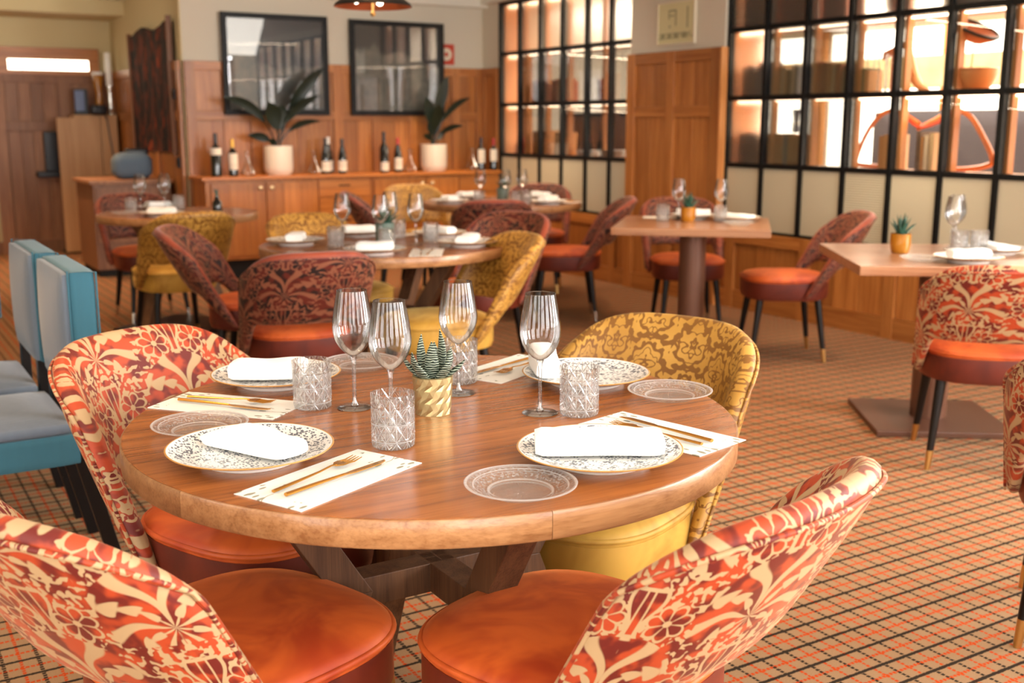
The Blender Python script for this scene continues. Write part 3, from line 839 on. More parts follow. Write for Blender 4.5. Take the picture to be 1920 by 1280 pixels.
# ------------------------------------------------------------------ blue side chairs
def rbox(c, d, r, m, name, parent, bulge=0.0, puff_axis=None):
    mb = MB().box(c, d)
    me = mb.mesh(name, m, 0)
    bm = bmesh.new(); bm.from_mesh(me)
    bmesh.ops.subdivide_edges(bm, edges=bm.edges, cuts=7, use_grid_fill=True)
    for v in bm.verts:
        q = [(v.co[i] - c[i]) / (d[i] / 2) for i in range(3)]
        inner = [max(-d[i] / 2 + r, min(d[i] / 2 - r, v.co[i] - c[i])) for i in range(3)]
        dv = Vector([v.co[i] - c[i] - inner[i] for i in range(3)])
        if dv.length > 1e-6:
            L = dv.length; dv = dv * (min(r, L) / L) if L > r else dv
        base = Vector(inner) + dv
        if puff_axis is not None and bulge:
            o = [i for i in range(3) if i != puff_axis]
            w = max(0, 1 - q[o[0]] ** 2) * max(0, 1 - q[o[1]] ** 2)
            base[puff_axis] += bulge * w * (1 if q[puff_axis] > 0 else -0.15)
        v.co = base + Vector(c)
    bm.to_mesh(me); bm.free(); me.shade_smooth(); me.set_sharp_from_angle(angle=radians(50))
    return link(name, me, parent)
def blue_chair(loc, rz, label):
    if 'blue' in PROTO: return dup(PROTO['blue'], loc, rz, label, 'blue chairs in a row on the left')
    t = thing('blue_side_chair', label, 'chair', loc, rz, 'blue chairs in a row on the left')
    rbox((0, 0.02, 0.405), (0.47, 0.46, 0.095), 0.012, 'teal_linen', 'seat_frame', t)
    rbox((0, 0.03, 0.467), (0.47, 0.45, 0.04), 0.018, 'grey_blue_linen', 'seat', t, 0.018, 2)
    bk = rbox((0, -0.245, 0.73), (0.47, 0.075, 0.36), 0.012, 'teal_linen', 'backrest', t)
    bk.rotation_euler[0] = 0.0
    rbox((0, -0.205, 0.73), (0.455, 0.03, 0.35), 0.014, 'grey_blue_linen', 'back_cushion', t, 0.016, 1)
    for sx in (-1, 1):
        part('leg', MB().bar((sx * 0.19, 0.20, 0.37), (sx * 0.20, 0.21, 0.0), 0.036, 0.036), 'dark_leg', t, smooth=0, bevel=0.003)
        part('leg', MB().bar((sx * 0.19, -0.215, 0.62), (sx * 0.19, -0.215, 0.37), 0.03, 0.045).bar((sx * 0.19, -0.215, 0.37), (sx * 0.19, -0.30, 0.0), 0.032, 0.04), 'dark_leg', t, smooth=0, bevel=0.003)
        part('piping', MB().tube([(sx * 0.235, -0.2825, 0.56), (sx * 0.235, -0.2825, 0.905), (sx * 0.235, -0.2075, 0.912), (sx * 0.235, -0.2075, 0.56)], 0.003, 6), 'teal_linen', t)
    PROTO['blue'] = t
    return t
blue_chair((0.31, 3.45, 0), yawf(-1, 0), 'blue upholstered chair nearest to us, right behind the left floral chair')
blue_chair((0.30, 4.0, 0), yawf(-1, 0), 'second blue upholstered chair, just behind the nearest blue one')
blue_chair((0.22, 4.95, 0), yawf(-1, 0), 'blue upholstered chair cut by the left edge, only its back corner showing')

# ------------------------------------------------------------------ round trestle tables
def round_table(loc, rz, label, r=0.583, hero=False):
    key = 'rt%.2f' % r
    if key in PROTO and not hero: return dup(PROTO[key], loc, rz, label)
    t = thing('round_dining_table', label, 'table', loc, rz)
    top = part('tabletop', MB().lathe([(0, 0.7507), (0, 0.712), (r - 0.019, 0.712), (r - 0.019, 0.7502), (r - 0.004, 0.7502), (r - 0.004, 0.7509), (0, 0.7509)][1:], 96), 'table_top_wood', t, smooth=30)
    for k in range(6):
        mb = MB(); n = 20
        for i in range(n + 1):
            a = 2 * pi * (k + i / n * 0.9985) / 6 + 0.35
            for rr, z in ((r - 0.018, 0.705), (r - 0.003, 0.705), (r, 0.709), (r, 0.7475), (r - 0.002, 0.7500), (r - 0.018, 0.7500)):
                mb.v.append(Vector((rr * cos(a), rr * sin(a), z)))
        for i in range(n):
            for j in range(6):
                mb.f.append([i * 6 + j, (i + 1) * 6 + j, (i + 1) * 6 + (j + 1) % 6, i * 6 + (j + 1) % 6])
        mb.f.append(list(range(6))); mb.f.append([n * 6 + j for j in range(6)][::-1])
        part('edge_band', mb, 'table_edge_wood', t, smooth=40)
    w = 0.062
    for k in range(4):
        a = pi / 2 * k + pi; d = Vector((cos(a), sin(a), 0)); s_ = Vector((-sin(a), cos(a), 0))
        top_, wa, bt = d * 0.36 + Vector((0, 0, 0.705)), d * 0.19 + Vector((0, 0, 0.45)), d * 0.37
        # mitred leg of two slanted pieces, profile drawn in the radial plane
        def piece(p, q, e0, e1):
            return MB().prism([(p[0] - e0, p[1]), (p[0] + e0, p[1]), (q[0] + e1, q[1]), (q[0] - e1, q[1])], -w / 2, w / 2,
                              M=Matrix((( d.x, 0, s_.x, 0), (d.y, 0, s_.y, 0), (0, 1, 0, 0), (0, 0, 0, 1))))
        part('leg', piece((0.36, 0.705), (0.19, 0.43), 0.037, 0.037), 'table_leg_wood', t, smooth=0, bevel=0.002)
        part('leg', piece((0.19, 0.43), (0.36, 0.0), 0.037, 0.034), 'table_leg_wood', t, smooth=0, bevel=0.002)
        part('stretcher', MB().bar(d * 0.0 + Vector((0, 0, 0.43)), d * 0.19 + Vector((0, 0, 0.43)), w - 0.004, 0.06), 'table_leg_wood', t, smooth=0, bevel=0.002)
    part('top_brace', MB().box((0, 0, 0.695), (0.78, 0.06, 0.03)).box((0, 0, 0.695), (0.06, 0.78, 0.03)), 'table_leg_wood', t, smooth=0)
    PROTO[key] = t
    return t
TC = Vector((0.955, 1.866, 0))
round_table(TC, 0.0, 'large round oak table in front, laid for four')
round_table((2.20, 4.80, 0), 0.6, 'middle round table with pale rim, laid for five, in front of the sideboard')
round_table((4.16, 7.0, 0), 0.3, 'back round table beside the partition, right end of the sideboard')
round_table((1.86, 7.20, 0), radians(35), 'small wooden table on the left in front of the pale cabinet', r=0.50)
part('floor_plate', MB().box((0, 0, 0.012), (0.62, 0.62, 0.024)), 'dark_leg', bpy.data.objects[[o.name for o in C.objects if o.name.startswith('round_dining_table')][-1]], smooth=0)

# ------------------------------------------------------------------ square pedestal tables
def square_table(loc, rz, label, s_=0.86):
    t = thing('square_pedestal_table', label, 'table', loc, rz)
    part('tabletop', MB().box((0, 0, 0.73), (s_, s_, 0.04)), 'square_table_wood', t, smooth=0, bevel=0.004)
    part('column', MB().lathe([(0, 0.025), (0.078, 0.025), (0.076, 0.71), (0, 0.71)], 40), 'pedestal_metal', t)
    part('base_plate', MB().box((0, 0, 0.014), (0.58, 0.58, 0.026)), 'base_metal', t, smooth=0, bevel=0.004)
    part('top_plate', MB().box((0, 0, 0.705), (0.3, 0.3, 0.012)), 'pedestal_metal', t, smooth=0)
    return t
square_table((4.22, 4.93, 0), radians(-43), 'square table on a round column in front of the wooden pillar')
square_table((4.09, 3.14, 0), radians(-36), 'square table on a round column with a brown floor plate, at the right edge', 0.87)

# ------------------------------------------------------------------ tableware prototypes
TZ = 0.7512
def plate_parts(t):
    part('well', MB().lathe([(0, 0.008), (0.085, 0.008), (0.105, 0.012), (0.1395, 0.024), (0.1405, 0.0255), (0.139, 0.0262), (0.104, 0.0150), (0.084, 0.0112), (0, 0.0112)], 72), 'speckled_china', t)
    part('foot_ring', MB().lathe([(0.070, 0.0085), (0.072, 0.0), (0.080, 0.0), (0.086, 0.0085)], 48), 'white_china', t)
def plate(x, y, z, label, group=None):
    if 'plate' in PROTO: return dup(PROTO['plate'], (x, y, z), random.uniform(0, 6), label, group)
    t = thing('dinner_plate', label, 'plate', (x, y, z), 0, group); plate_parts(t); PROTO['plate'] = t; return t
def bread(x, y, z, label, group=None):
    if 'bread' in PROTO: return dup(PROTO['bread'], (x, y, z), random.uniform(0, 6), label, group)
    o = part('bread_plate', MB().lathe([(0, 0.0), (0.048, 0.0), (0.056, 0.004), (0.078, 0.013), (0.0875, 0.0165), (0.088, 0.018), (0.0865, 0.0186), (0.076, 0.0160), (0.055, 0.0072), (0.047, 0.0042), (0, 0.0042)], 72), 'pressed_glass')
    o.location = (x, y, z); tag(o, label, 'plate', group); PROTO['bread'] = o; return o
def wineglass(x, y, z, label, group=None, s_=1.0):
    if 'wine' in PROTO: o = dup(PROTO['wine'], (x, y, z), random.uniform(0, 6), label, group); return o
    t = thing('wine_glass', label, 'glass', (x, y, z), 0, group)
    prof = [(0.0, 0.106), (0.006, 0.107), (0.016, 0.113), (0.027, 0.124), (0.035, 0.138), (0.0395, 0.153), (0.0405, 0.165), (0.0392, 0.182), (0.0362, 0.202), (0.0325, 0.222), (0.0295, 0.238)]
    part('bowl', MB().lathe(prof, 64), 'bowl_glass', t, smooth=80)
    part('rim', MB().tube([(0.0295 * cos(a * pi / 32), 0.0295 * sin(a * pi / 32), 0.238) for a in range(64)], 0.0007, 6, closed=True), 'bowl_glass', t)
    part('stem', MB().lathe([(0, 0.1065), (0.0075, 0.1065), (0.0048, 0.100), (0.0036, 0.085), (0.0036, 0.035), (0.0042, 0.014), (0.008, 0.006), (0.0, 0.006)], 20), 'stem_glass', t, smooth=80)
    part('foot', MB().lathe([(0, 0.0), (0.034, 0.0), (0.0355, 0.001), (0.034, 0.0022), (0.012, 0.0045), (0, 0.0062)], 48), 'stem_glass', t)
    PROTO['wine'] = t; return t
def tumbler(x, y, z, label, group=None):
    if 'tumbler' in PROTO: return dup(PROTO['tumbler'], (x, y, z), random.uniform(0, 6), label, group)
    t = thing('crystal_tumbler', label, 'glass', (x, y, z), 0, group)
    out = [(0, 0.0), (0.033, 0.0), (0.0375, 0.003)] + [(0.0385, 0.003 + k * 0.0105) for k in range(1, 8)] + [(0.0392, 0.09), (0.0392, 0.0965)]
    inn = [(0.0375, 0.0972), (0.0360, 0.0965), (0.0350, 0.03), (0.031, 0.016), (0, 0.014)]
    part('body', MB().lathe(out + inn, 48, uvn=12), 'crystal_glass', t, smooth=50)
    PROTO['tumbler'] = t; return t
def napkin_mesh(L, Wd, H, curl, taper, seed):
    rnd = random.Random(seed); mb = MB(); NX, NA = 18, 20
    rows = []
    for i in range(NX + 1):
        u = i / NX; x = (u - 0.5) * L
        ew = (1.0 - 0.10 * abs(2 * u - 1) ** 6) * (1 + taper * (u - 0.5))
        hh = H * (1 + 0.35 * curl * u); lift = curl * 0.018 * u * u
        rows.append([])
        for k in range(NA):
            a = 2 * pi * k / NA
            yy = math.copysign(abs(cos(a)) ** 0.45, cos(a)) * Wd / 2 * ew
            zz = math.copysign(abs(sin(a)) ** 0.6, sin(a)) * hh / 2
            # layered folds on the long side
            yy += 0.0025 * sin(zz / hh * 18.0) * (1 if cos(a) < 0 else 0.4)
            zz += hh / 2 + lift + (0.0012 * sin(x * 60 + seed) if sin(a) > 0 else 0)
            if i in (0, NX): zz = (zz - hh / 2 - lift) * 0.8 + hh / 2 + lift
            rows[-1].append(len(mb.v)); mb.v.append(Vector((x, yy + 0.002 * sin(x * 30 + seed), zz)))
    for i in range(NX):
        for k in range(NA): mb.f.append([rows[i][k], rows[i + 1][k], rows[i + 1][(k + 1) % NA], rows[i][(k + 1) % NA]])
    mb.f.append(rows[0][::-1]); mb.f.append(rows[-1])
    return mb.mesh('folded_napkin', 'white_linen', 50)
NAPM = {}
def napkin(x, y, z, rz, label, kind='flat', group=None):
    if kind not in NAPM: NAPM[kind] = {'flat': lambda: napkin_mesh(0.215, 0.088, 0.034, 0.0, 0.0, 1), 'fan': lambda: napkin_mesh(0.185, 0.092, 0.026, 0.15, -0.55, 3),
                                       'short': lambda: napkin_mesh(0.16, 0.085, 0.038, 0.1, 0.05, 5), 'roll': lambda: napkin_mesh(0.20, 0.06, 0.042, 0.1, 0.1, 8)}[kind]()
    o = link('folded_napkin', NAPM[kind], None, (x, y, z), rz); return tag(o, label, 'napkin', group)
MAT_ME = None
def mat_paper(x, y, z, rz, label, group=None):
    global MAT_ME
    if not MAT_ME: MAT_ME = MB().box((0, 0, 0.0006), (0.285, 0.142, 0.0012)).mesh('placemat', 'placemat_paper', 0)
    return tag(link('paper_placemat', MAT_ME, None, (x, y, z), rz), label, 'placemat', group)
def fork(x, y, z, rz, label, group=None):
    if 'fork' in PROTO: return dup(PROTO['fork'], (x, y, z), rz, label, group)
    t = thing('gold_fork', label, 'fork', (x, y, z), rz, group)
    part('handle', MB().tube([(-0.105, 0, 0.003), (-0.05, 0, 0.004), (0.0, 0, 0.0055), (0.028, 0, 0.008), (0.040, 0, 0.007)], [0.0042, 0.0036, 0.0024, 0.0022, 0.003], 10, flat=0.6), 'gold_metal', t)
    hd = MB(); hd.prism([(0.036, -0.003), (0.046, -0.0105), (0.058, -0.0115), (0.058, 0.0115), (0.046, 0.0105), (0.036, 0.003)], 0.0055, 0.0075)
    for k in range(4):
        yy = -0.0098 + k * 0.00653
        hd.tube([(0.056, yy, 0.0065), (0.075, yy, 0.005), (0.094, yy, 0.0075)], [0.0018, 0.0017, 0.0009], 6, flat=0.7)
    part('tines', hd, 'gold_metal', t)
    PROTO['fork'] = t; return t
def knife(x, y, z, rz, label, group=None):
    if 'knife' in PROTO: return dup(PROTO['knife'], (x, y, z), rz, label, group)
    t = thing('gold_knife', label, 'knife', (x, y, z), rz, group)
    part('handle', MB().tube([(-0.112, 0, 0.0035), (-0.05, 0, 0.004), (0.012, 0, 0.004)], [0.0044, 0.004, 0.0028], 10, flat=0.7), 'gold_metal', t)
    part('blade', MB().prism([(0.010, -0.0025), (0.03, -0.007), (0.085, -0.008), (0.104, -0.002), (0.108, 0.004), (0.03, 0.0045), (0.010, 0.0025)], 0.003, 0.0045), 'gold_metal', t, smooth=0)
    PROTO['knife'] = t; return t
def cutlery(x, y, z, rz, where, group=None):
    c, s_ = cos(rz), sin(rz)
    P = lambda u, v: (x + u * c - v * s_, y + u * s_ + v * c)
    a = P(-0.005, 0.022); fork(a[0], a[1], z + 0.0014, rz + 0.03, 'gold fork on the placemat ' + where, group and 'gold forks on far tables')
    a = P(0.0, -0.016); knife(a[0], a[1], z + 0.0014, rz - 0.06, 'gold knife on the placemat ' + where, group and 'gold knives on far tables')

# ---- front table, item by item
plate(0.556, 1.772, TZ, 'speckled plate with gold rim at the left front of the front table', 'plates on the front table')
plate(1.057, 1.457, TZ, 'speckled plate with gold rim nearest to us, under a squared napkin', 'plates on the front table')
plate(0.784, 2.290, TZ, 'speckled plate with gold rim at the left back of the front table', 'plates on the front table')
plate(1.370, 1.945, TZ, 'speckled plate with gold rim in front of the mustard chair', 'plates on the front table')
PZ = TZ + 0.0135
napkin(0.572, 1.775, PZ, radians(-70), 'white napkin folded on a slant, wider at the near end, on the left front plate', 'fan')
napkin(1.058, 1.462, PZ + 0.002, radians(-31), 'large squared white napkin on the nearest plate of the front table', 'flat')
napkin(0.765, 2.285, PZ + 0.002, radians(-31), 'white folded napkin on the plate at the left back of the front table', 'short')
napkin(1.315, 2.03, PZ + 0.004, radians(62), 'white rolled napkin on the plate before the mustard chair', 'roll')
bread(0.856, 1.385, TZ, 'clear pressed glass side plate at the near edge of the front table')
bread(1.440, 1.740, TZ, 'clear pressed glass side plate at the right edge, before the mustard chair')
bread(0.530, 1.985, TZ, 'clear pressed glass side plate behind the left front plate')
bread(1.005, 2.335, TZ, 'clear pressed glass side plate at the far edge, behind the wine glasses')
wineglass(0.845, 2.001, TZ, 'tall wine glass on the left, behind the left tumbler of the front table')
wineglass(0.853, 1.845, TZ, 'tall wine glass standing nearest to us, behind the near tumbler')
wineglass(1.081, 1.999, TZ, 'tall wine glass beside the small striped succulent')
wineglass(1.140, 1.773, TZ, 'tall wine glass on the right, beside the right tumbler of the front table')
tumbler(0.775, 2.050, TZ, 'cut crystal tumbler on the left, between placemat and wine glass')
tumbler(0.797, 1.718, TZ, 'cut crystal tumbler nearest to us in the middle of the front table')
tumbler(1.133, 2.088, TZ, 'cut crystal tumbler behind the succulent on the front table')
tumbler(1.201, 1.726, TZ, 'cut crystal tumbler at the right, before the speckled plate')
for (x, y, a, w_) in ((0.634, 1.603, 25, 'at the near left edge of the front table'), (1.250, 1.540, 104, 'at the right edge, beside the nearest plate'),
                      (0.634, 2.150, -50, 'at the left, by the left floral chair'), (1.300, 2.150, 205, 'at the far side, behind the tumblers')):
    mat_paper(x, y, TZ, radians(a), 'white paper placemat with pale leaf print ' + w_, 'placemats on the front table')
    cutlery(x, y, TZ + 0.0012, radians(a), w_)
def succulent(x, y, z, kind, label):
    t = thing('potted_succulent', label, 'plant', (x, y, z))
    if kind == 'gold':
        mb = MB(); n, m_ = 20, 6    # faceted pot
        rows = []
        for j in range(m_ + 1):
            r_ = 0.0345 + 0.0008 * j; z_ = 0.075 * j / m_
            rows.append([])
            for i in range(n):
                a = 2 * pi * (i + 0.5 * (j % 2)) / n; k = 1.0 + (0.03 if (i + j) % 2 else -0.01)
                rows[-1].append(len(mb.v)); mb.v.append(Vector((r_ * k * cos(a), r_ * k * sin(a), z_)))
        for j in range(m_):
            for i in range(n): mb.f.append([rows[j][i], rows[j][(i + 1) % n], rows[j + 1][(i + 1) % n], rows[j + 1][i]])
        mb.f.append(rows[0][::-1])
        mb.lathe([(0.0395, 0.0755), (0.036, 0.0765), (0.0345, 0.073), (0.0345, 0.064), (0, 0.064)], 30)
        part('pot', mb, 'champagne_pot', t, smooth=0); pr, pz = 0.033, 0.066
    elif kind == 'amber':
        part('pot', MB().lathe([(0, 0), (0.036, 0), (0.043, 0.02), (0.045, 0.045), (0.045, 0.085), (0.041, 0.085), (0.041, 0.074), (0, 0.074)], 32), 'amber_pot', t); pr, pz = 0.04, 0.075
    else:
        part('pot', MB().lathe([(0, 0), (0.042, 0), (0.046, 0.10), (0.042, 0.10), (0.042, 0.09), (0, 0.09)], 32), 'grey_pot', t); pr, pz = 0.04, 0.09
    part('soil', MB().lathe([(0, pz + 0.003), (pr, pz)], 20), 'soil', t)
    rnd = random.Random(int(x * 1000))
    spec = []
    if kind == 'gold':
        spec = [(0.0, 0.012, 0.100, 0.3, 0.0115), (2.1, 0.016, 0.090, 0.5, 0.011), (4.2, 0.016, 0.082, 0.6, 0.011), (5.3, 0.024, 0.070, 0.9, 0.010), (1.0, 0.022, 0.068, 0.9, 0.010), (3.1, 0.022, 0.060, 1.0, 0.010),
                (0.5, 0.028, 0.05, 1.4, 0.009), (2.6, 0.028, 0.05, 1.4, 0.009), (3.7, 0.028, 0.048, 1.5, 0.009), (4.8, 0.028, 0.05, 1.4, 0.009), (5.9, 0.028, 0.04, 1.6, 0.008)]
    else:
        for i in range(14): spec.append((i * 2.4, 0.008 + 0.0015 * i, 0.10 - 0.004 * i, 0.35 + 0.09 * i, 0.009))
    for a, r0, L, tilt, w in spec:
        mb = MB(); d = Vector((cos(a), sin(a), 0)); pts = []; rr = []
        for k in range(10):
            s_ = k / 9; lean = tilt * (0.012 + 0.028 * s_ * (1 - 0.35 * s_ if kind == 'gold' else 1))
            bow = sin(s_ * pi) * 0.010 if kind == 'gold' else 0
            pts.append(d * (r0 * 0.6 + lean * s_ * 1.0 + bow) + Vector((0, 0, pz + L * s_)))
            rr.append(max(0.0008, w * (1.35 if kind == 'gold' else 1.0) * (0.75 + 0.5 * sin(s_ * pi * 0.6)) * (1 - s_ ** 2.6)))
        mb.tube(pts, rr, 10, flat=0.45)
        for fi, f in enumerate(mb.f): mb.uv[fi] = [(0.0, mb.v[k].z) for k in f]
        part('leaf', mb, 'zebra_leaf' if kind == 'gold' else 'green_leaf', t, smooth=60)
    return t
s0 = succulent(0.962, 1.886, TZ, 'gold', 'zebra striped succulent in a faceted gold pot in the middle of the front table')

# ---- the other tables
def setting(cx, cy, a, r, where, bits='pnmb', lab='', nk='short', dn=0.0):
    """place setting seen from the seat at direction a (radians) of a table centre"""
    ux, uy = cos(a), sin(a); px, py = cx + ux * r, cy + uy * r
    plate(px, py, TZ, 'speckled plate ' + where)
    napkin(px, py, TZ + 0.0145, a + pi / 2 + dn, 'white folded napkin on the plate ' + where, nk)
    tx, ty = -uy, ux
    if 'm' in bits:
        mx, my = cx + ux * (r - 0.0) + tx * 0.225, cy + uy * (r - 0.0) + ty * 0.225
        k = 0.035
        mat_paper(mx - ux * k, my - uy * k, TZ, a + pi, 'white paper placemat beside the plate ' + where); cutlery(mx - ux * k, my - uy * k, TZ + 0.0012, a + pi, where)
def pa(c, p): return atan2(p[1] - c[1], p[0] - c[0])
M_ = (2.20, 4.80)
for (p, w_) in (((1.82, 5.0), 'at the left of the middle table'), ((2.25, 5.21), 'at the far side of the middle table'), ((1.99, 4.44), 'at the near side of the middle table'),
                ((2.50, 4.50), 'at the right front of the middle table'), ((2.60, 4.97), 'at the right back of the middle table')):
    setting(M_[0], M_[1], pa(M_, p), 0.415, w_, bits='pn' if 'far' in w_ or 'left' in w_ else 'pnm')
for (x, y, w_) in ((2.02, 4.87, 'leftmost on the middle table'), (2.13, 4.68, 'front one of the pair beside the grey pot'), (2.27, 4.88, 'rear one of the pair beside the grey pot'), (2.31, 4.68, 'rightmost on the middle table')):
    wineglass(x, y, TZ, 'wine glass, ' + w_)
for (x, y, w_) in ((1.94, 4.76, 'left one on the middle table'), (2.10, 4.55, 'front one on the middle table'), (2.41, 4.72, 'right one on the middle table'), (2.36, 4.98, 'far one on the middle table')):
    tumbler(x, y, TZ, 'cut crystal tumbler, ' + w_)
succulent(2.20, 4.79, TZ, 'grey', 'small plant in a grey green pot on the middle table')
B_ = (4.16, 7.0)
for (p, w_) in (((3.74, 7.05), 'at the left of the back round table'), ((4.1, 7.42), 'at the far side of the back round table'), ((4.33, 6.6), 'at the right front of the back round table'), ((4.56, 7.1), 'at the right of the back round table')):
    setting(B_[0], B_[1], pa(B_, p), 0.41, w_, bits='pnm' if 'front' in w_ else 'pn')
for (x, y, w_) in ((3.98, 7.0, 'left of the plant on the back round table'), (4.07, 6.80, 'right of the plant on the back round table'), (4.26, 6.88, 'rightmost on the back round table')):
    wineglass(x, y, TZ, 'wine glass, ' + w_)
for (x, y, w_) in ((3.90, 6.88, 'left one on the back round table'), (4.07, 6.66, 'middle one on the back round table'), (4.17, 6.68, 'right one on the back round table')):
    tumbler(x, y, TZ, 'cut crystal tumbler, ' + w_)
succulent(4.15, 6.97, TZ, 'grey', 'small dark plant in a pot on the back round table')
L_ = (1.86, 7.20)
setting(L_[0], L_[1], radians(235), 0.28, 'at the front of the small left table', bits='pn')
setting(L_[0], L_[1], radians(98), 0.32, 'at the far side of the small left table', bits='pn')
bread(1.53, 7.18, TZ, 'glass side plate at the left rim of the small left table')
for (x, y, w_) in ((1.68, 7.42, 'left one on the small left table'), (1.83, 7.40, 'right one on the small left table')): wineglass(x, y, TZ, 'wine glass, ' + w_)
for (x, y, w_) in ((1.60, 7.34, 'left one on the small left table'), (1.93, 7.44, 'right one on the small left table')): tumbler(x, y, TZ, 'cut crystal tumbler, ' + w_)
setting(4.22, 4.93, radians(50), 0.26, 'at the back of the square table by the pillar', bits='pn', nk='roll')
setting(4.22, 4.93, radians(-12), 0.285, 'at the right of the square table by the pillar', bits='pn', nk='fan', dn=0.6)
mat_paper(4.30, 5.27, TZ, radians(140), 'white paper placemat at the back left of the square table by the pillar')
bread(4.32, 4.66, TZ, 'glass side plate at the right front of the square table by the pillar')
for (x, y, w_) in ((4.28, 5.14, 'left one on the square table by the pillar'), (4.47, 4.98, 'right one on the square table by the pillar')): wineglass(x, y, TZ, 'wine glass, ' + w_)
for (x, y, w_) in ((4.13, 5.10, 'left one on the square table by the pillar'), (4.37, 4.87, 'right one on the square table by the pillar')): tumbler(x, y, TZ, 'cut crystal tumbler, ' + w_)
succulent(4.22, 4.98, TZ, 'amber', 'spiky succulent in an amber glazed pot on the square table by the pillar')
setting(4.09, 3.14, radians(-118), 0.27, 'at the front of the right square table', bits='pn')
setting(4.09, 3.14, radians(-20), 0.27, 'at the far right of the right square table', bits='pn', nk='fan')
bread(3.82, 3.02, TZ, 'glass side plate beside the amber pot of the right square table')
for (x, y, w_) in ((4.30, 3.24, 'front one of two on the right square table'), (4.40, 3.30, 'rear one of two on the right square table')): wineglass(x, y, TZ, 'wine glass, ' + w_)
for (x, y, w_) in ((4.23, 3.15, 'left one on the right square table'), (4.30, 3.10, 'right one on the right square table')): tumbler(x, y, TZ, 'cut crystal tumbler, ' + w_)
succulent(3.99, 3.27, TZ, 'amber', 'spiky succulent in an amber glazed pot on the right square table')

# ------------------------------------------------------------------ sideboard
SB = thing('sideboard', 'long low orange oak sideboard along the back wall', 'sideboard', (4.05, 9.42, 0))
def sbx(name, x0, x1, y0, y1, z0, z1, m, par=None, bev=0.004):
    return part(name, MB().b2(x0 - 4.05, x1 - 4.05, y0 - 9.42, y1 - 9.42, z0, z1), m, par or SB, smooth=0, bevel=bev)
sbx('worktop', 2.58, 5.47, 9.18, 9.61, 0.845, 0.872, 'sideboard_wood_x')
sbx('carcass', 2.62, 5.45, 9.235, 9.60, 0.17, 0.845, 'sideboard_wood')
sbx('plinth', 2.70, 5.38, 9.30, 9.56, 0.0, 0.17, 'shadow_black')  # near-black colour stands in for the shade of the toe space
doors = [(2.66, 3.125, 'r'), (3.135, 3.60, 'l'), (4.14, 4.66, 'r'), (4.67, 5.0, 'l')]
for x0, x1, k in doors:
    nb = 3
    d = sbx('door', x0, x1, 9.213, 9.234, 0.20, 0.825, 'sideboard_wood')
    for i in range(nb):
        a_, b_ = x0 + (x1 - x0) * i / nb, x0 + (x1 - x0) * (i + 1) / nb
        sbx('plank', a_ + 0.001, b_ - 0.001, 9.207, 9.214, 0.205, 0.82, 'sideboard_wood', d, 0.001)
    kx = x1 - 0.045 if k == 'r' else x0 + 0.045
    part('knob', MB().lathe([(0, 0), (0.008, 0), (0.008, 0.012), (0.017, 0.018), (0.017, 0.026), (0, 0.03)], 16, M=Matrix.Translation((kx - 4.05, 9.207 - 9.42, 0.775)) @ Matrix.Rotation(pi / 2, 4, 'X')), 'knob_metal', d)
for x0, x1 in ((3.61, 4.09), (5.01, 5.44)):
    for k, (z0, z1) in enumerate(((0.68, 0.825), (0.525, 0.67), (0.36, 0.515), (0.20, 0.35))):
        d = sbx('drawer', x0, x1, 9.207, 9.234, z0, z1, 'sideboard_wood_x')
        cx = (x0 + x1) / 2
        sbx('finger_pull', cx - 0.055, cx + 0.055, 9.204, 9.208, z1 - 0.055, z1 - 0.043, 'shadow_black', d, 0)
SZ = 0.872
def bottle(x, y, r, h, kind, foil, lz0, lz1, label, group='wine bottles on the sideboard'):
    t = thing('wine_bottle', label, 'bottle', (x, y, SZ), random.uniform(-0.3, 0.3), group)
    if kind == 'b': pr = [(0, 0.004), (r * .85, 0), (r, 0.006), (r, h * .60), (r * .8, h * .66), (0.016, h * .74), (0.0145, h * .9), (0.0145, h), (0, h)]
    else: pr = [(0, 0.004), (r * .85, 0), (r, 0.006), (r, h * .42), (r * .86, h * .55), (0.022, h * .74), (0.0145, h * .84), (0.0145, h), (0, h)]
    part('glass_body', MB().lathe(pr, 24), 'bottle_glass', t)
    part('foil', MB().lathe([(0.0175, h * .78), (0.0160, h * .86), (0.0158, h + .002), (0, h + .002)], 16), foil, t)
    mb = MB(); n = 14
    for i in range(n + 1):
        a = -pi / 2 - 1.35 + 2.7 * i / n
        for z_ in (lz0 * h, lz1 * h): mb.v.append(Vector(((r + 0.0012) * cos(a), (r + 0.0012) * sin(a), z_)))
    for i in range(n): mb.f.append([2 * i, 2 * i + 2, 2 * i + 3, 2 * i + 1])
    part('paper_label', mb, 'label_paper', t)
    return t
BY = 9.36
bottle(2.76, BY, .046, .36, 'b', 'black_foil', .50, .66, 'tallest dark wine bottle at the left end of the sideboard')
bottle(2.79, BY + .11, .038, .32, 'b', 'red_foil', .3, .6, 'red capped wine bottle half hidden behind the tallest left bottle')
bottle(2.90, BY - .01, .040, .31, 'b', 'gold_foil', .18, .62, 'wine bottle with gold neck and big white label, left end of the sideboard')
bottle(3.74, BY, .041, .31, 'c', 'black_foil', .08, .36, 'sloping dark bottle, left one of the group between the framed pictures')
bottle(3.80, BY + .08, .041, .32, 'c', 'white_foil', .08, .36, 'sloping bottle with white cap, middle one of the group between the framed pictures')
bottle(3.90, BY, .040, .305, 'c', 'black_foil', .08, .38, 'sloping dark bottle, right one of the group between the framed pictures')
bottle(4.31, BY, .042, .365, 'b', 'black_foil', .05, .26, 'tall dark bottle with low round label left of the second white pot')
bottle(4.45, BY, .040, .31, 'c', 'red_foil', .08, .42, 'sloping bottle with red cap left of the second white pot')
bottle(5.33, BY, .040, .31, 'b', 'black_foil', .22, .64, 'dark bottle with grey neck near the right end of the sideboard')
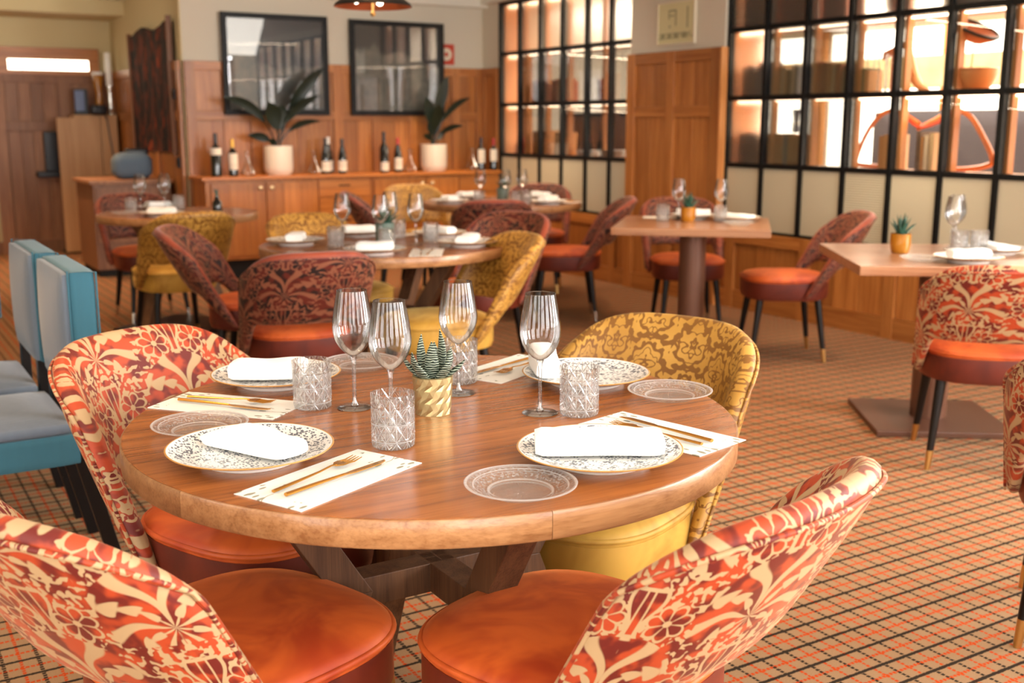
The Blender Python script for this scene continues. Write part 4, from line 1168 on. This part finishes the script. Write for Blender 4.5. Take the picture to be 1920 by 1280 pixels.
bottle(5.445, BY - .04, .038, .30, 'b', 'red_foil', .28, .66, 'bottle with orange red cap at the right end of the sideboard', 'wine bottles on the sideboard')
def decanter(x, label):
    t = thing('glass_decanter', label, 'decanter', (x, BY, SZ), 0, 'glass decanters on the sideboard')
    part('body', MB().lathe([(0, 0.002), (0.055, 0.0), (0.068, 0.012), (0.06, 0.04), (0.03, 0.09), (0.016, 0.14), (0.015, 0.18), (0.024, 0.205)], 32), 'flask_glass', t, smooth=80)
    part('collar', MB().tube([(0.024 * cos(a * pi / 12), 0.024 * sin(a * pi / 12), 0.205) for a in range(24)], 0.0025, 6, closed=True), 'flask_glass', t)
    part('base_disc', MB().lathe([(0, 0.003), (0.054, 0.003), (0.054, 0.007), (0, 0.007)], 24), 'solid_glass', t)
for x, l in ((3.03, 'clear decanter right of the left bottles'), (3.63, 'clear decanter right of the first white pot'), (4.57, 'clear decanter left of the second white pot'), (5.23, 'clear decanter right of the second white pot')): decanter(x, l)
def leafplant(x, leaves, label, r=0.125, h=0.25):
    t = thing('potted_leafy_plant', label, 'plant', (x, 9.40, SZ))
    part('pot', MB().lathe([(0, 0), (r * .78, 0), (r * .93, 0.02), (r, 0.06), (r, h), (r - 0.01, h), (r - 0.01, h - .03), (0, h - .03)], 40), 'white_pot', t)
    part('soil', MB().lathe([(0, h - 0.022), (r - 0.011, h - 0.025)], 24), 'soil', t)
    for (dx, dz, dy, w, bend) in leaves:
        # stalk then blade along an arching curve
        p0 = Vector((random.uniform(-.03, .03), random.uniform(-.03, .03), h - 0.03)); p2 = Vector((dx, dy, dz)); p1 = Vector((dx * 0.25, dy * .3, h + (dz - h) * (0.55 + bend)))
        pts = [p0 * (1 - u) ** 2 + p1 * 2 * u * (1 - u) + p2 * u * u for u in [k / 14 for k in range(15)]]
        part('stalk', MB().tube(pts[:7], 0.006, 6), 'dark_leaf', t)
        mb = MB(); rows = []
        for k in range(5, 15):
            u = (k - 5) / 9; ww = 0.95 * w * sin(pi * min(1, u * 0.93 + 0.07)) ** 0.8
            tan = (pts[min(14, k + 1)] - pts[k - 1]).normalized(); side = tan.cross(Vector((0, 1, 0.25))).normalized(); up = side.cross(tan)
            p = pts[k]; rows.append([len(mb.v) + i for i in range(6)])
            for e, o in ((-1, .25), (-0.4, 0), (0.4, 0), (1, .25)): mb.v.append(p + side * ww * e - up * ww * o * 0.8)
            mb.v.append(p + side * ww * 0.35 - up * 0.004); mb.v.append(p - side * ww * 0.35 - up * 0.004)
        for a, b in zip(rows, rows[1:]):
            for i in range(6): mb.f.append([a[i], a[(i + 1) % 6], b[(i + 1) % 6], b[i]])
        part('leaf', mb, 'dark_leaf', t, smooth=60)
    return t
leafplant(3.32, [(0.44, 0.92, -.02, .060, .10), (-0.48, 0.66, -.05, .045, .35), (0.36, 0.68, -.1, .040, .25), (0.42, 0.46, .03, .030, .55), (-0.10, 0.62, -.08, .075, .1), (0.08, 0.60, .05, .07, .1), (-0.26, 0.34, .03, .04, .5), (-0.1, 0.30, -.05, .03, .3), ],
          'plant with long dark arching leaves in a white pot, left on the sideboard')
leafplant(4.84, [(0.16, 0.88, 0, .065, .05), (-0.10, 0.68, -.05, .055, .1), (0.38, 0.68, -.04, .035, .3), (0.28, 0.42, -.08, .03, .5), (0.02, 0.62, -.1, .06, .05), (0.08, 0.50, .05, .05, .1), (-0.14, 0.33, -.06, .03, .6), (-0.05, 0.48, -.02, .05, .1), (0.16, 0.36, .05, .04, .3)],
          'plant with upright dark leaves in a white pot, right on the sideboard', 0.125, 0.25)

# ------------------------------------------------------------------ pictures and signs on the walls
def picture(name, x0, x1, z0, z1, m, label):
    cx, cz = (x0 + x1) / 2, (z0 + z1) / 2; w, h = x1 - x0, z1 - z0
    t = thing(name, label, 'picture', (cx, YB - 0.065, cz))
    f = 0.045
    part('picture_frame', MB().b2(-w/2, w/2, -.01, .025, h/2 - f, h/2).b2(-w/2, w/2, -.01, .025, -h/2, -h/2 + f).b2(-w/2, -w/2 + f, -.01, .025, -h/2 + f, h/2 - f).b2(w/2 - f, w/2, -.01, .025, -h/2 + f, h/2 - f), 'black_metal', t, smooth=0)
    part('print', MB().b2(-w/2 + f, w/2 - f, .010, .020, -h/2 + f, h/2 - f), m, t, smooth=0)
    part('glass', MB().b2(-w/2 + f, w/2 - f, .002, .004, -h/2 + f, h/2 - f), 'picture_glass', t, smooth=0)
    return t
picture('framed_picture', 2.925, 3.885, 1.385, 2.245, 'landscape_print', 'large black framed grey landscape picture, left one above the sideboard')
picture('framed_picture', 4.10, 5.056, 1.385, 2.236, 'mountain_print', 'large black framed picture of pale hills, right one above the sideboard')
t = thing('red_wall_sign', 'small red square sign with pale round mark beside the right framed picture', 'sign', (5.11, YB - 0.012, 1.96))
part('sign_plate', MB().box((0, 0, 0), (0.17, 0.012, 0.19)), 'red_sign', t, smooth=0)
part('round_mark', MB().lathe([(0.022, 0.007), (0.058, 0.007), (0.058, 0.009), (0.022, 0.009), (0.022, 0.007)], 28, M=Matrix.Rotation(pi / 2, 4, 'X')), 'sign_white', t)
t = thing('pale_notice_plate', 'pale yellowish framed notice with faint lettering high on the pillar', 'sign', (XR - 0.055, 6.645, 2.045))
part('notice_board', MB().box((0, 0, 0), (0.012, 0.42, 0.29)), 'notice_plate', t, smooth=0)
part('notice_frame', MB().b2(-.012, .01, -.215, .215, .145, .155).b2(-.012, .01, -.215, .215, -.155, -.145).b2(-.012, .01, -.215, -.205, -.145, .145).b2(-.012, .01, .205, .215, -.145, .145), 'sign_white', t, smooth=0)
part('faint_mark', MB().b2(-.0085, -.0065, 0.0, .085, .085, .097).b2(-.0085, -.0065, -.005, .007, -.02, .097).b2(-.0085, -.0065, .075, .085, .03, .085).b2(-.0085, -.0065, .02, .07, .05, .06)
     .b2(-.0085, -.0065, .06, .08, -.03, -.015).b2(-.0085, -.0065, -.14, -.125, -.04, .11), 'notice_ink', t, smooth=0)
for a_, b_ in ((.13, .17), (.05, .09), (-.03, .02), (-.13, -.07)): part('faint_lettering', MB().b2(-.0085, -.0065, a_, b_, -.11, -.07), 'notice_ink', t, smooth=0)
t = thing('wall_tapestry', 'tall dark tapestry with rust red figures hung on the side wall at left', 'tapestry', (XC - 0.055, 10.58, 1.615))
mb = MB(); n = 40
for i in range(n + 1):
    u = -0.72 + 1.44 * i / n; d = 0.004 * sin(u * 24)
    for z in (-0.55, -0.18, 0.18, 0.54 + 0.025 * sin(u * 7)): mb.v += [Vector((d, u, z)), Vector((d + 0.006, u, z))]
for i in range(n):
    for j in range(3):
        for o in (0, 1): mb.f.append([i * 8 + 2 * j + o, (i + 1) * 8 + 2 * j + o, (i + 1) * 8 + 2 * j + 2 + o, i * 8 + 2 * j + 2 + o])
    mb.f.append([i * 8 + 6, (i + 1) * 8 + 6, (i + 1) * 8 + 7, i * 8 + 7]); mb.f.append([i * 8, (i + 1) * 8, (i + 1) * 8 + 1, i * 8 + 1])
for i in (0, n):
    for j in range(3): mb.f.append([i * 8 + 2 * j, i * 8 + 2 * j + 1, i * 8 + 2 * j + 3, i * 8 + 2 * j + 2])
part('cloth', mb, 'tapestry_cloth', t, smooth=60)
part('frame_rail', MB().b2(-.02, .02, -.76, -.725, -.58, .60), 'grey_brown_wood', t, smooth=0)
part('frame_rail', MB().b2(-.02, .02, .725, .745, -.57, .54), 'grey_brown_wood', t, smooth=0)
for k, (y, z, lab) in enumerate(((9.78, 1.56, 'small dark wall switch beside the tapestry'), (9.76, 0.98, 'small dark wall socket above the sideboard end'))):
    t = thing('wall_switch', lab, 'switch', (XC - 0.055, y, z)); part('plate', MB().box((0, 0, 0), (0.012, 0.09, 0.09)), 'black_plastic', t, smooth=0, bevel=0.003); part('rocker', MB().box((-0.009, 0, 0), (0.008, 0.04, 0.05)), 'shadow_black', t, smooth=0, bevel=0.002)

# ------------------------------------------------------------------ left background furniture
t = thing('tall_pale_cabinet', 'tall pale wooden cabinet at the far left wall', 'cabinet', (2.2, 12.05, 0))
part('side_panel', MB().b2(-.25, .16, -.05, .0, 0.02, 1.37), 'pale_wood', t, smooth=0, bevel=0.004)
part('body', MB().b2(-.08, .34, 0.0, .28, 0.02, 1.40), 'pale_wood', t, smooth=0, bevel=0.004)
part('door', MB().b2(.17, .335, -.03, 0.0, 0.04, 1.39), 'pale_wood', t, smooth=0, bevel=0.003)
part('plinth', MB().b2(-.24, .33, -.03, .26, 0.0, 0.02), 'shadow_black', t, smooth=0)
t = thing('low_dark_cabinet', 'low dark wooden cabinet with a bag on it, left of the sideboard', 'cabinet', (2.17, 10.3, 0))
part('body', MB().b2(-.30, .36, -.30, .45, 0.06, 0.80), 'grey_brown_wood', t, smooth=0, bevel=0.004)
part('top', MB().b2(-.33, .38, -.33, .45, 0.80, 0.83), 'grey_brown_wood', t, smooth=0, bevel=0.004)
part('drawer', MB().b2(-.28, .34, -.315, -.30, 0.56, 0.77), 'grey_brown_wood', t, smooth=0, bevel=0.003)
part('drawer', MB().b2(-.28, .34, -.315, -.30, 0.30, 0.54), 'grey_brown_wood', t, smooth=0, bevel=0.003)
part('plinth', MB().b2(-.28, .34, -.28, .43, 0.0, 0.06), 'shadow_black', t, smooth=0)
t = thing('cloth_bag', 'grey blue cloth bag slumped on the low dark cabinet', 'bag', (2.27, 10.28, 0.83))
rbox((0, 0, 0.11), (0.34, 0.22, 0.21), 0.07, 'bag_cloth', 'body', t, 0.02, 2)
rbox((0.05, 0.02, 0.235), (0.2, 0.12, 0.06), 0.025, 'black_plastic', 'flap', t)
t = thing('silver_candlestick', 'tall silver candlestick on the pale cabinet', 'candlestick', (2.50, 12.1, 1.40))
part('stick', MB().lathe([(0, 0), (.06, 0), (.055, .02), (.018, .04), (.026, .08), (.02, .1), (.03, .15), (.022, .19), (.03, .24), (.032, .30)], 20), 'silver', t)
part('candle', MB().lathe([(0, .29), (.032, .29), (.034, .62), (0, .63)], 20), 'white_china', t)
t = thing('glass_vase', 'amber glass vase beside the candlestick', 'vase', (2.40, 12.15, 1.40))
part('body', MB().lathe([(0, 0), (.05, 0), (.045, .06), (.03, .2), (.055, .40), (.05, .41), (.026, .2), (0, .02)], 20), 'amber_pot', t)
part('rim', MB().lathe([(.05, .40), (.056, .40), (.056, .43), (.05, .43), (.05, .40)], 20), 'white_china', t)
t = thing('card_terminal', 'dark upright device with blue grey screen on the pale cabinet', 'device', (2.22, 12.15, 1.40))
part('body', MB().box((0, 0, .13), (.13, .08, .26)), 'black_plastic', t, smooth=0, bevel=.01)
part('screen', MB().box((-.02, -.043, .14), (.09, .006, .2)), 'blue_screen', t, smooth=0)
t = thing('dark_bag', 'black bag lying beside the device on the pale cabinet', 'bag', (2.36, 12.0, 1.40))
rbox((0, 0, 0.05), (0.16, 0.10, 0.10), 0.03, 'black_plastic', 'body', t)
part('strap', MB().tube([(0.02, -.07, .06), (.04, -.17, -.05), (.08, -.15, -.4), (.12, -.15, -.7), (.14, -.15, -.95)], .008, 6), 'black_plastic', t)
t = thing('wall_telephone', 'black telephone on the boarded wall left of the pale cabinet', 'telephone', (1.93, YF - 0.07, 0.98))
part('body', MB().box((0, 0, .05), (.14, .08, .40)), 'black_plastic', t, smooth=0, bevel=.01)
part('tray', MB().box((-.03, -.02, -.18), (.26, .14, .06)), 'black_plastic', t, smooth=0, bevel=.01)
t = thing('dark_bottle', 'small dark bottle with a sprig standing behind the mustard chair on the left', 'bottle', (2.05, 6.98, TZ))
part('body', MB().lathe([(0, 0), (.026, 0), (.03, .02), (.03, .07), (.016, .09), (.014, .11), (0, .11)], 20), 'bottle_glass', t)
part('sprig', MB().tube([(0, 0, .10), (.004, 0, .15)], .006, 6).tube([(0, 0, .10), (-.012, 0, .155)], .005, 6), 'green_leaf', t)

# ------------------------------------------------------------------ pendant lamps
def pendant(x, y, z, label):
    t = thing('pendant_lamp', label, 'lamp', (x, y, z), 0.4)
    sh = part('shade', MB().lathe([(0.178, 0.0), (0.172, 0.012), (0.13, 0.045), (0.06, 0.075), (0.02, 0.085), (0, 0.086)], 48), 'black_metal', t)
    part('lining', MB().lathe([(0.176, -0.001), (0.168, 0.008), (0.125, 0.038), (0.05, 0.066), (0, 0.07)], 48), 'copper_shade', sh)
    for a in (0.3, 2.4, 4.4): part('bulb', MB().lathe([(0, -.016), (.012, -.010), (.016, 0), (.012, .010), (0, .016)], 14, M=Matrix.Translation((0.075 * cos(a), 0.075 * sin(a), 0.026))), 'bulb', t)
    part('finial', MB().lathe([(0, -.045), (.010, -.04), (.013, -.03), (.006, -.015), (.006, .06), (0, .06)], 14), 'brass_tip', t)
    part('cord', MB().tube([(0, 0, .08), (0, 0, HC - z - 0.02)], .004, 6), 'black_metal', t)
    part('ceiling_rose', MB().lathe([(0, HC - z - .03), (.05, HC - z - .03), (.06, HC - z), (0, HC - z)], 20), 'black_metal', t)
pendant(2.18, 4.82, 1.835, 'copper lined black pendant lamp over the middle round table')
pendant(0.35, 4.55, 1.82, 'black pendant lamp at the upper left, only its rim in the picture')

# ------------------------------------------------------------------ things on the shelves behind the glazing
SX = XR + 0.06
bk_n = 0
def book(y, z, th, h, dpt, ci, tilt=0.0, label='', group=None):
    """stands with spine to the room; y is the side nearer the camera"""
    global bk_n; bk_n += 1
    t = thing('book', label, 'book', (SX + 0.01, y, z + abs(sin(tilt)) * th * 0.0), 0, group)
    t.rotation_euler[0] = tilt
    m = 'book_cloth_%d' % (ci % 12)
    part('cover', MB().b2(0, dpt, 0, .002, 0, h).b2(0, dpt, th - .002, th, 0, h).b2(0, .003, .002, th - .002, 0, h), m, t, smooth=0)
    part('page_block', MB().b2(.003, dpt - .003, .002, th - .002, .003, h - .003), 'page_paper', t, smooth=0)
ORD = ['first', 'second', 'third', 'fourth', 'fifth', 'sixth', 'seventh', 'eighth', 'ninth', 'tenth']
CN = ['beige', 'rust brown', 'dark rust', 'cream', 'tan', 'dark brown', 'grey blue', 'sand', 'ivory', 'olive', 'dark blue', 'red']
def row(y0, y1, z, h, th, where, seed, cis, tilt=0.0):
    rnd = random.Random(seed); y = y1 - th; k = 0     # starts at the far end (left in the picture)
    while y > y0 and k < 10:
        tt = th * rnd.uniform(0.75, 1.25); hh = h * rnd.uniform(0.86, 1.04); ci = cis[k % len(cis)]
        book(y, z, tt, hh, rnd.uniform(.13, .17), ci, tilt * rnd.uniform(.6, 1.2), '%s book, %s from left %s' % (CN[ci % 12], ORD[k], where), 'books ' + where)
        y -= tt * 1.02 + 0.003; k += 1
Z1, Z2, Z3 = ZR[1] + .004, ZR[2] + .004, ZR[3] + .004
row(5.52, 5.71, Z2, .205, .030, 'in second pane of middle shelf, large grid', 1, [4, 0, 7, 5, 8, 6, 1, 2, 1, 1], 0.05)
row(5.09, 5.35, Z2, .21, .034, 'in third pane of middle shelf, large grid', 2, [1, 2, 4, 3, 1, 5, 0, 9], 0.04)
row(4.88, 4.97, Z2, .17, .030, 'in fourth pane of middle shelf, large grid', 3, [9, 7, 9])
row(5.78, 6.05, Z2, .24, .045, 'in first pane of middle shelf, large grid', 4, [8, 3, 0, 6, 10])
row(5.78, 6.05, Z1, .22, .055, 'in first pane of lowest shelf, large grid', 5, [4, 5, 0, 7])
row(5.44, 5.72, Z1, .215, .065, 'in second pane of lowest shelf, large grid', 6, [4, 6, 7, 4])
row(4.66, 4.80, Z1, .235, .040, 'in fourth pane of lowest shelf, large grid', 7, [4, 7, 0, 4])
row(4.36, 4.52, Z1, .23, .032, 'in fifth pane of lowest shelf, large grid', 8, [5, 4, 8, 3, 4, 1])
row(5.75, 6.05, Z3, .28, .06, 'in first pane of top shelf, large grid', 9, [5, 10, 3, 6])
row(8.64, 8.86, Z2, .21, .030, 'in second pane of middle shelf, small grid', 10, [2, 1, 5, 3, 5, 0], 0.12)
row(8.30, 8.53, Z2, .21, .030, 'in third pane of middle shelf, small grid', 11, [1, 2, 1, 4, 1, 3])
row(7.73, 7.82, Z2, .20, .032, 'in fifth pane of middle shelf, small grid', 12, [4, 1], -0.12)
row(8.64, 8.86, Z1, .22, .035, 'in second pane of lowest shelf, small grid', 13, [5, 7, 3, 4], 0.05)
row(8.32, 8.50, Z1, .21, .055, 'in third pane of lowest shelf, small grid', 14, [0, 3, 7], 0.1)
def storage_box(y0, y1, z, h, m, label):
    t = thing('storage_box', label, 'box', (SX + .10, (y0 + y1) / 2, z)); w = (y1 - y0) / 2
    part('body', MB().b2(-.09, .09, -w, w, 0, h * .72), m, t, smooth=0, bevel=.004)
    part('lid', MB().b2(-.094, .094, -w - .004, w + .004, h * .72, h), m, t, smooth=0, bevel=.004)
storage_box(5.42, 5.70, Z3, .30, 'shelf_wood', 'tan box behind the second pane of the top shelf')
storage_box(5.12, 5.32, Z3, .26, 'tan_leather', 'brown box behind the third pane of the top shelf')
storage_box(4.05, 4.40, Z3, .30, 'dark_sofa', 'grey brown box behind the fifth pane of the top shelf')
t = thing('wicker_basket', 'round tan basket behind the fourth pane of the top shelf', 'basket', (SX + .12, 4.78, Z3))
part('body', MB().lathe([(0, 0), (.07, 0), (.10, .05), (.11, .13), (.10, .22), (.09, .22), (.10, .13), (0, .02)], 24), 'tan_leather', t)
part('hoop', MB().tube([(.095 * cos(a * pi / 12), .095 * sin(a * pi / 12), .22) for a in range(24)], .008, 6, closed=True), 'shelf_wood', t)
# bent wood loop spanning three panes of the lowest shelf
t = thing('bent_wood_loop', 'large loop of bent orange wood lying across three panes of the lowest shelf', 'sculpture', (SX + .10, 4.6, Z1))
def yz(l): return [(p[2] if len(p) > 2 else 0.0, p[0] - 4.6, p[1] - 1.026) for p in l]
def spl(pts, n=8):
    out = []; P = [Vector(p) for p in pts]; P = [P[0]] + P + [P[-1]]
    for i in range(1, len(P) - 2):
        for k in range(n):
            u = k / n; a, b, c, d = P[i - 1], P[i], P[i + 1], P[i + 2]
            out.append(0.5 * ((2 * b) + (c - a) * u + (2 * a - 5 * b + 4 * c - d) * u * u + (3 * b - a - 3 * c + d) * u ** 3))
    return out + [P[-2]]
part('left_arc', MB().tube(spl(yz([(4.74, 1.045, -.02), (5.02, 1.05, 0), (5.07, 1.07, .02), (5.02, 1.22, .03), (4.93, 1.34, .03), (4.82, 1.39, .02), (4.70, 1.37), (4.56, 1.31, -.02)])), .014, 8, flat=1.0), 'bent_wood', t)
part('right_arc', MB().tube(spl(yz([(4.60, 1.28, .02), (4.48, 1.33, .02), (4.34, 1.385, .01), (4.22, 1.35), (4.12, 1.24, -.01), (4.05, 1.11), (4.10, 1.07, .01), (4.22, 1.05, .02), (4.36, 1.04, .02)])), .016, 8), 'bent_wood', t)
part('crossing', MB().tube(spl(yz([(4.78, 1.385, .0), (4.66, 1.345, -.01), (4.55, 1.29, -.02), (4.44, 1.32, 0), (4.34, 1.37, .02)])), [0.012] + [0.022] * 31 + [0.012], 8, flat=.5), 'red_sign', t)
t = thing('curved_wooden_blade', 'tall curved wooden blade standing in the fifth pane of the middle shelf', 'sculpture', (SX + .10, 4.60, Z2))
part('blade', MB().tube(spl([(0, .10, .355), (0, .085, .25), (0, .05, .13), (0, 0, .05), (0, -.07, .012)]), [0.010 + 0.020 * sin(pi * k / 32 * .9) for k in range(33)], 8, flat=1.0), 'pale_bent_wood', t)
part('foot', MB().box((0, -.01, .006), (.10, .16, .012)), 'grey_brown_wood', t, smooth=0, bevel=.003)
t = thing('wooden_bowl', 'round orange wooden bowl in the sixth pane of the middle shelf', 'bowl', (SX + .14, 4.25, Z2))
part('body', MB().lathe([(0, 0), (.06, 0), (.10, .03), (.135, .09), (.14, .13), (.132, .13), (.12, .08), (0, .02)], 32), 'pale_bent_wood', t)
part('rim', MB().tube([(.136 * cos(a * pi / 16), .136 * sin(a * pi / 16), .13) for a in range(32)], .005, 6, closed=True), 'bent_wood', t)
t = thing('tilted_wooden_dish', 'dark rimmed tilted dish leaning above the bowl on a wire stand', 'bowl', (SX + .14, 4.27, Z2 + .34))
R_ = Matrix.Rotation(radians(28), 4, 'X')
part('body', MB().lathe([(0, -.05), (.07, -.045), (.13, 0), (.14, .02), (.13, .02), (.06, -.03), (0, -.035)], 32, M=R_), 'tan_leather', t)
part('rim', MB().tube([R_ @ Vector((.138 * cos(a * pi / 16), .138 * sin(a * pi / 16), .022)) for a in range(32)], .010, 6, closed=True), 'black_metal', t)
part('stand', MB().tube([(0.04, .02, -.03), (.08, .06, -.2), (.08, .06, -.338)], .004, 6), 'black_metal', t)
t = thing('dark_wooden_axe', 'dark wooden wedge shaped tool on the middle shelf beside the curved blade', 'sculpture', (SX + .16, 4.86, Z2))
part('handle', MB().tube([(0, 0, 0), (0, 0, .28)], .008, 8), 'tan_leather', t)
part('head', MB().prism([(-.07, .26), (.10, .32), (.10, .29), (-.07, .21)], -.012, .012, M=Matrix(((0, 0, 1, 0), (-1, 0, 0, 0), (0, 1, 0, 0), (0, 0, 0, 1)))), 'tan_leather', t, smooth=0)
for k, y in enumerate((4.95, 4.86, 4.79)):
    t = thing('glass_vase', '%s tall clear vase in the fourth pane of the middle shelf' % ('left', 'middle', 'right')[k], 'vase', (SX + .07, y, Z2), 0, 'clear vases on the middle shelf')
    part('body', MB().lathe([(0, .004), (.026, 0), (.028, .02), (.024, .14), (.030, .24)], 20), 'flask_glass', t, smooth=80); part('base_disc', MB().lathe([(0, .002), (.024, .002), (.024, .014), (0, .014)], 16), 'solid_glass', t)
t = thing('dark_blue_figure', 'dark blue bottle shaped figure on the books of the lowest shelf', 'figurine', (SX + .10, 5.60, Z1 + .225))
part('body', MB().lathe([(0, 0), (.024, 0), (.026, .03), (.018, .06), (.024, .12), (.03, .15), (.026, .155), (0, .155)], 18), 'blue_screen', t); part('collar', MB().lathe([(.018, .055), (.03, .055), (.03, .065), (.018, .065)], 18), 'silver', t)
t = thing('red_clay_figure', 'rounded red clay figure in the lower left pane of the small grid', 'figurine', (SX + .08, 9.13, Z1))
part('body', MB().lathe([(0, 0), (.06, 0), (.075, .05), (.055, .11), (.02, .155), (0, .16)], 20), 'red_clay', t); part('base_disc', MB().lathe([(0, 0), (.07, 0), (.07, .008), (0, .008)], 20), 'dark_sofa', t)
t = thing('stacked_dishes', 'stack of pale dishes in the fourth pane of the lowest shelf, small grid', 'dishes', (SX + .09, 8.06, Z1))
for k in range(4): part('dish', MB().lathe([(0, 0), (.06, 0), (.11, .014), (.11, .018), (.05, .006), (0, .006)], 24), 'white_china', t, loc=(0, 0, .012 * k))
t = thing('stacked_dishes', 'stack of cream dishes in the fifth pane of the lowest shelf, small grid', 'dishes', (SX + .09, 7.68, Z1))
for k in range(5): part('dish', MB().lathe([(0, 0), (.06, 0), (.11, .014), (.11, .018), (.05, .006), (0, .006)], 24), 'white_china', t, loc=(0, 0, .012 * k))
t = thing('leaning_board', 'pale board leaning in the seventh pane of the middle shelf', 'board', (SX + .1, 3.75, Z2))
part('panel', MB().bar((0, -.10, 0.004), (0, .06, .36), .02, .16, up=(1, 0, 0)), 'pale_bent_wood', t, smooth=0); part('foot', MB().box((0, -.1, .006), (.08, .12, .012)), 'pale_wood', t, smooth=0)

# ------------------------------------------------------------------ furniture in the next room
def sofa(x, y, rz, label):
    t = thing('dark_sofa', label, 'sofa', (x, y, 0), rz, 'dark furniture in the next room')
    rbox((0, 0, .28), (1.7, .8, .32), .05, 'dark_sofa', 'seat', t); rbox((0, -.36, .80), (1.7, .16, 1.26), .05, 'dark_sofa', 'backrest', t)
    for sx in (-1, 1): rbox((sx * .82, .02, .42), (.14, .78, .5), .04, 'dark_sofa', 'armrest', t)
    for sx in (-1, 1):
        for sy in (-1, 1): part('foot', MB().box((sx * .75, sy * .3, .06), (.06, .06, .12)), 'dark_leg', t, smooth=0)
sofa(8.1, 6.45, radians(90), 'dark high backed sofa in the next room behind the bent wood loop')
sofa(7.1, 10.2, radians(90), 'dark high backed sofa in the next room behind the small grid')
def ntable(x, y, label):
    t = thing('dining_table', label, 'table', (x, y, 0))
    part('tabletop', MB().box((0, 0, .74), (.9, .9, .04)), 'tan_leather', t, smooth=0, bevel=.004)
    for sx in (-1, 1):
        for sy in (-1, 1): part('leg', MB().box((sx * .4, sy * .4, .36), (.05, .05, .72)), 'dark_leg', t, smooth=0)
ntable(7.1, 4.05, 'dining table in the next room at the far right, seen through the shelf')
ntable(7.6, 8.4, 'dining table in the next room, seen through the small grid')
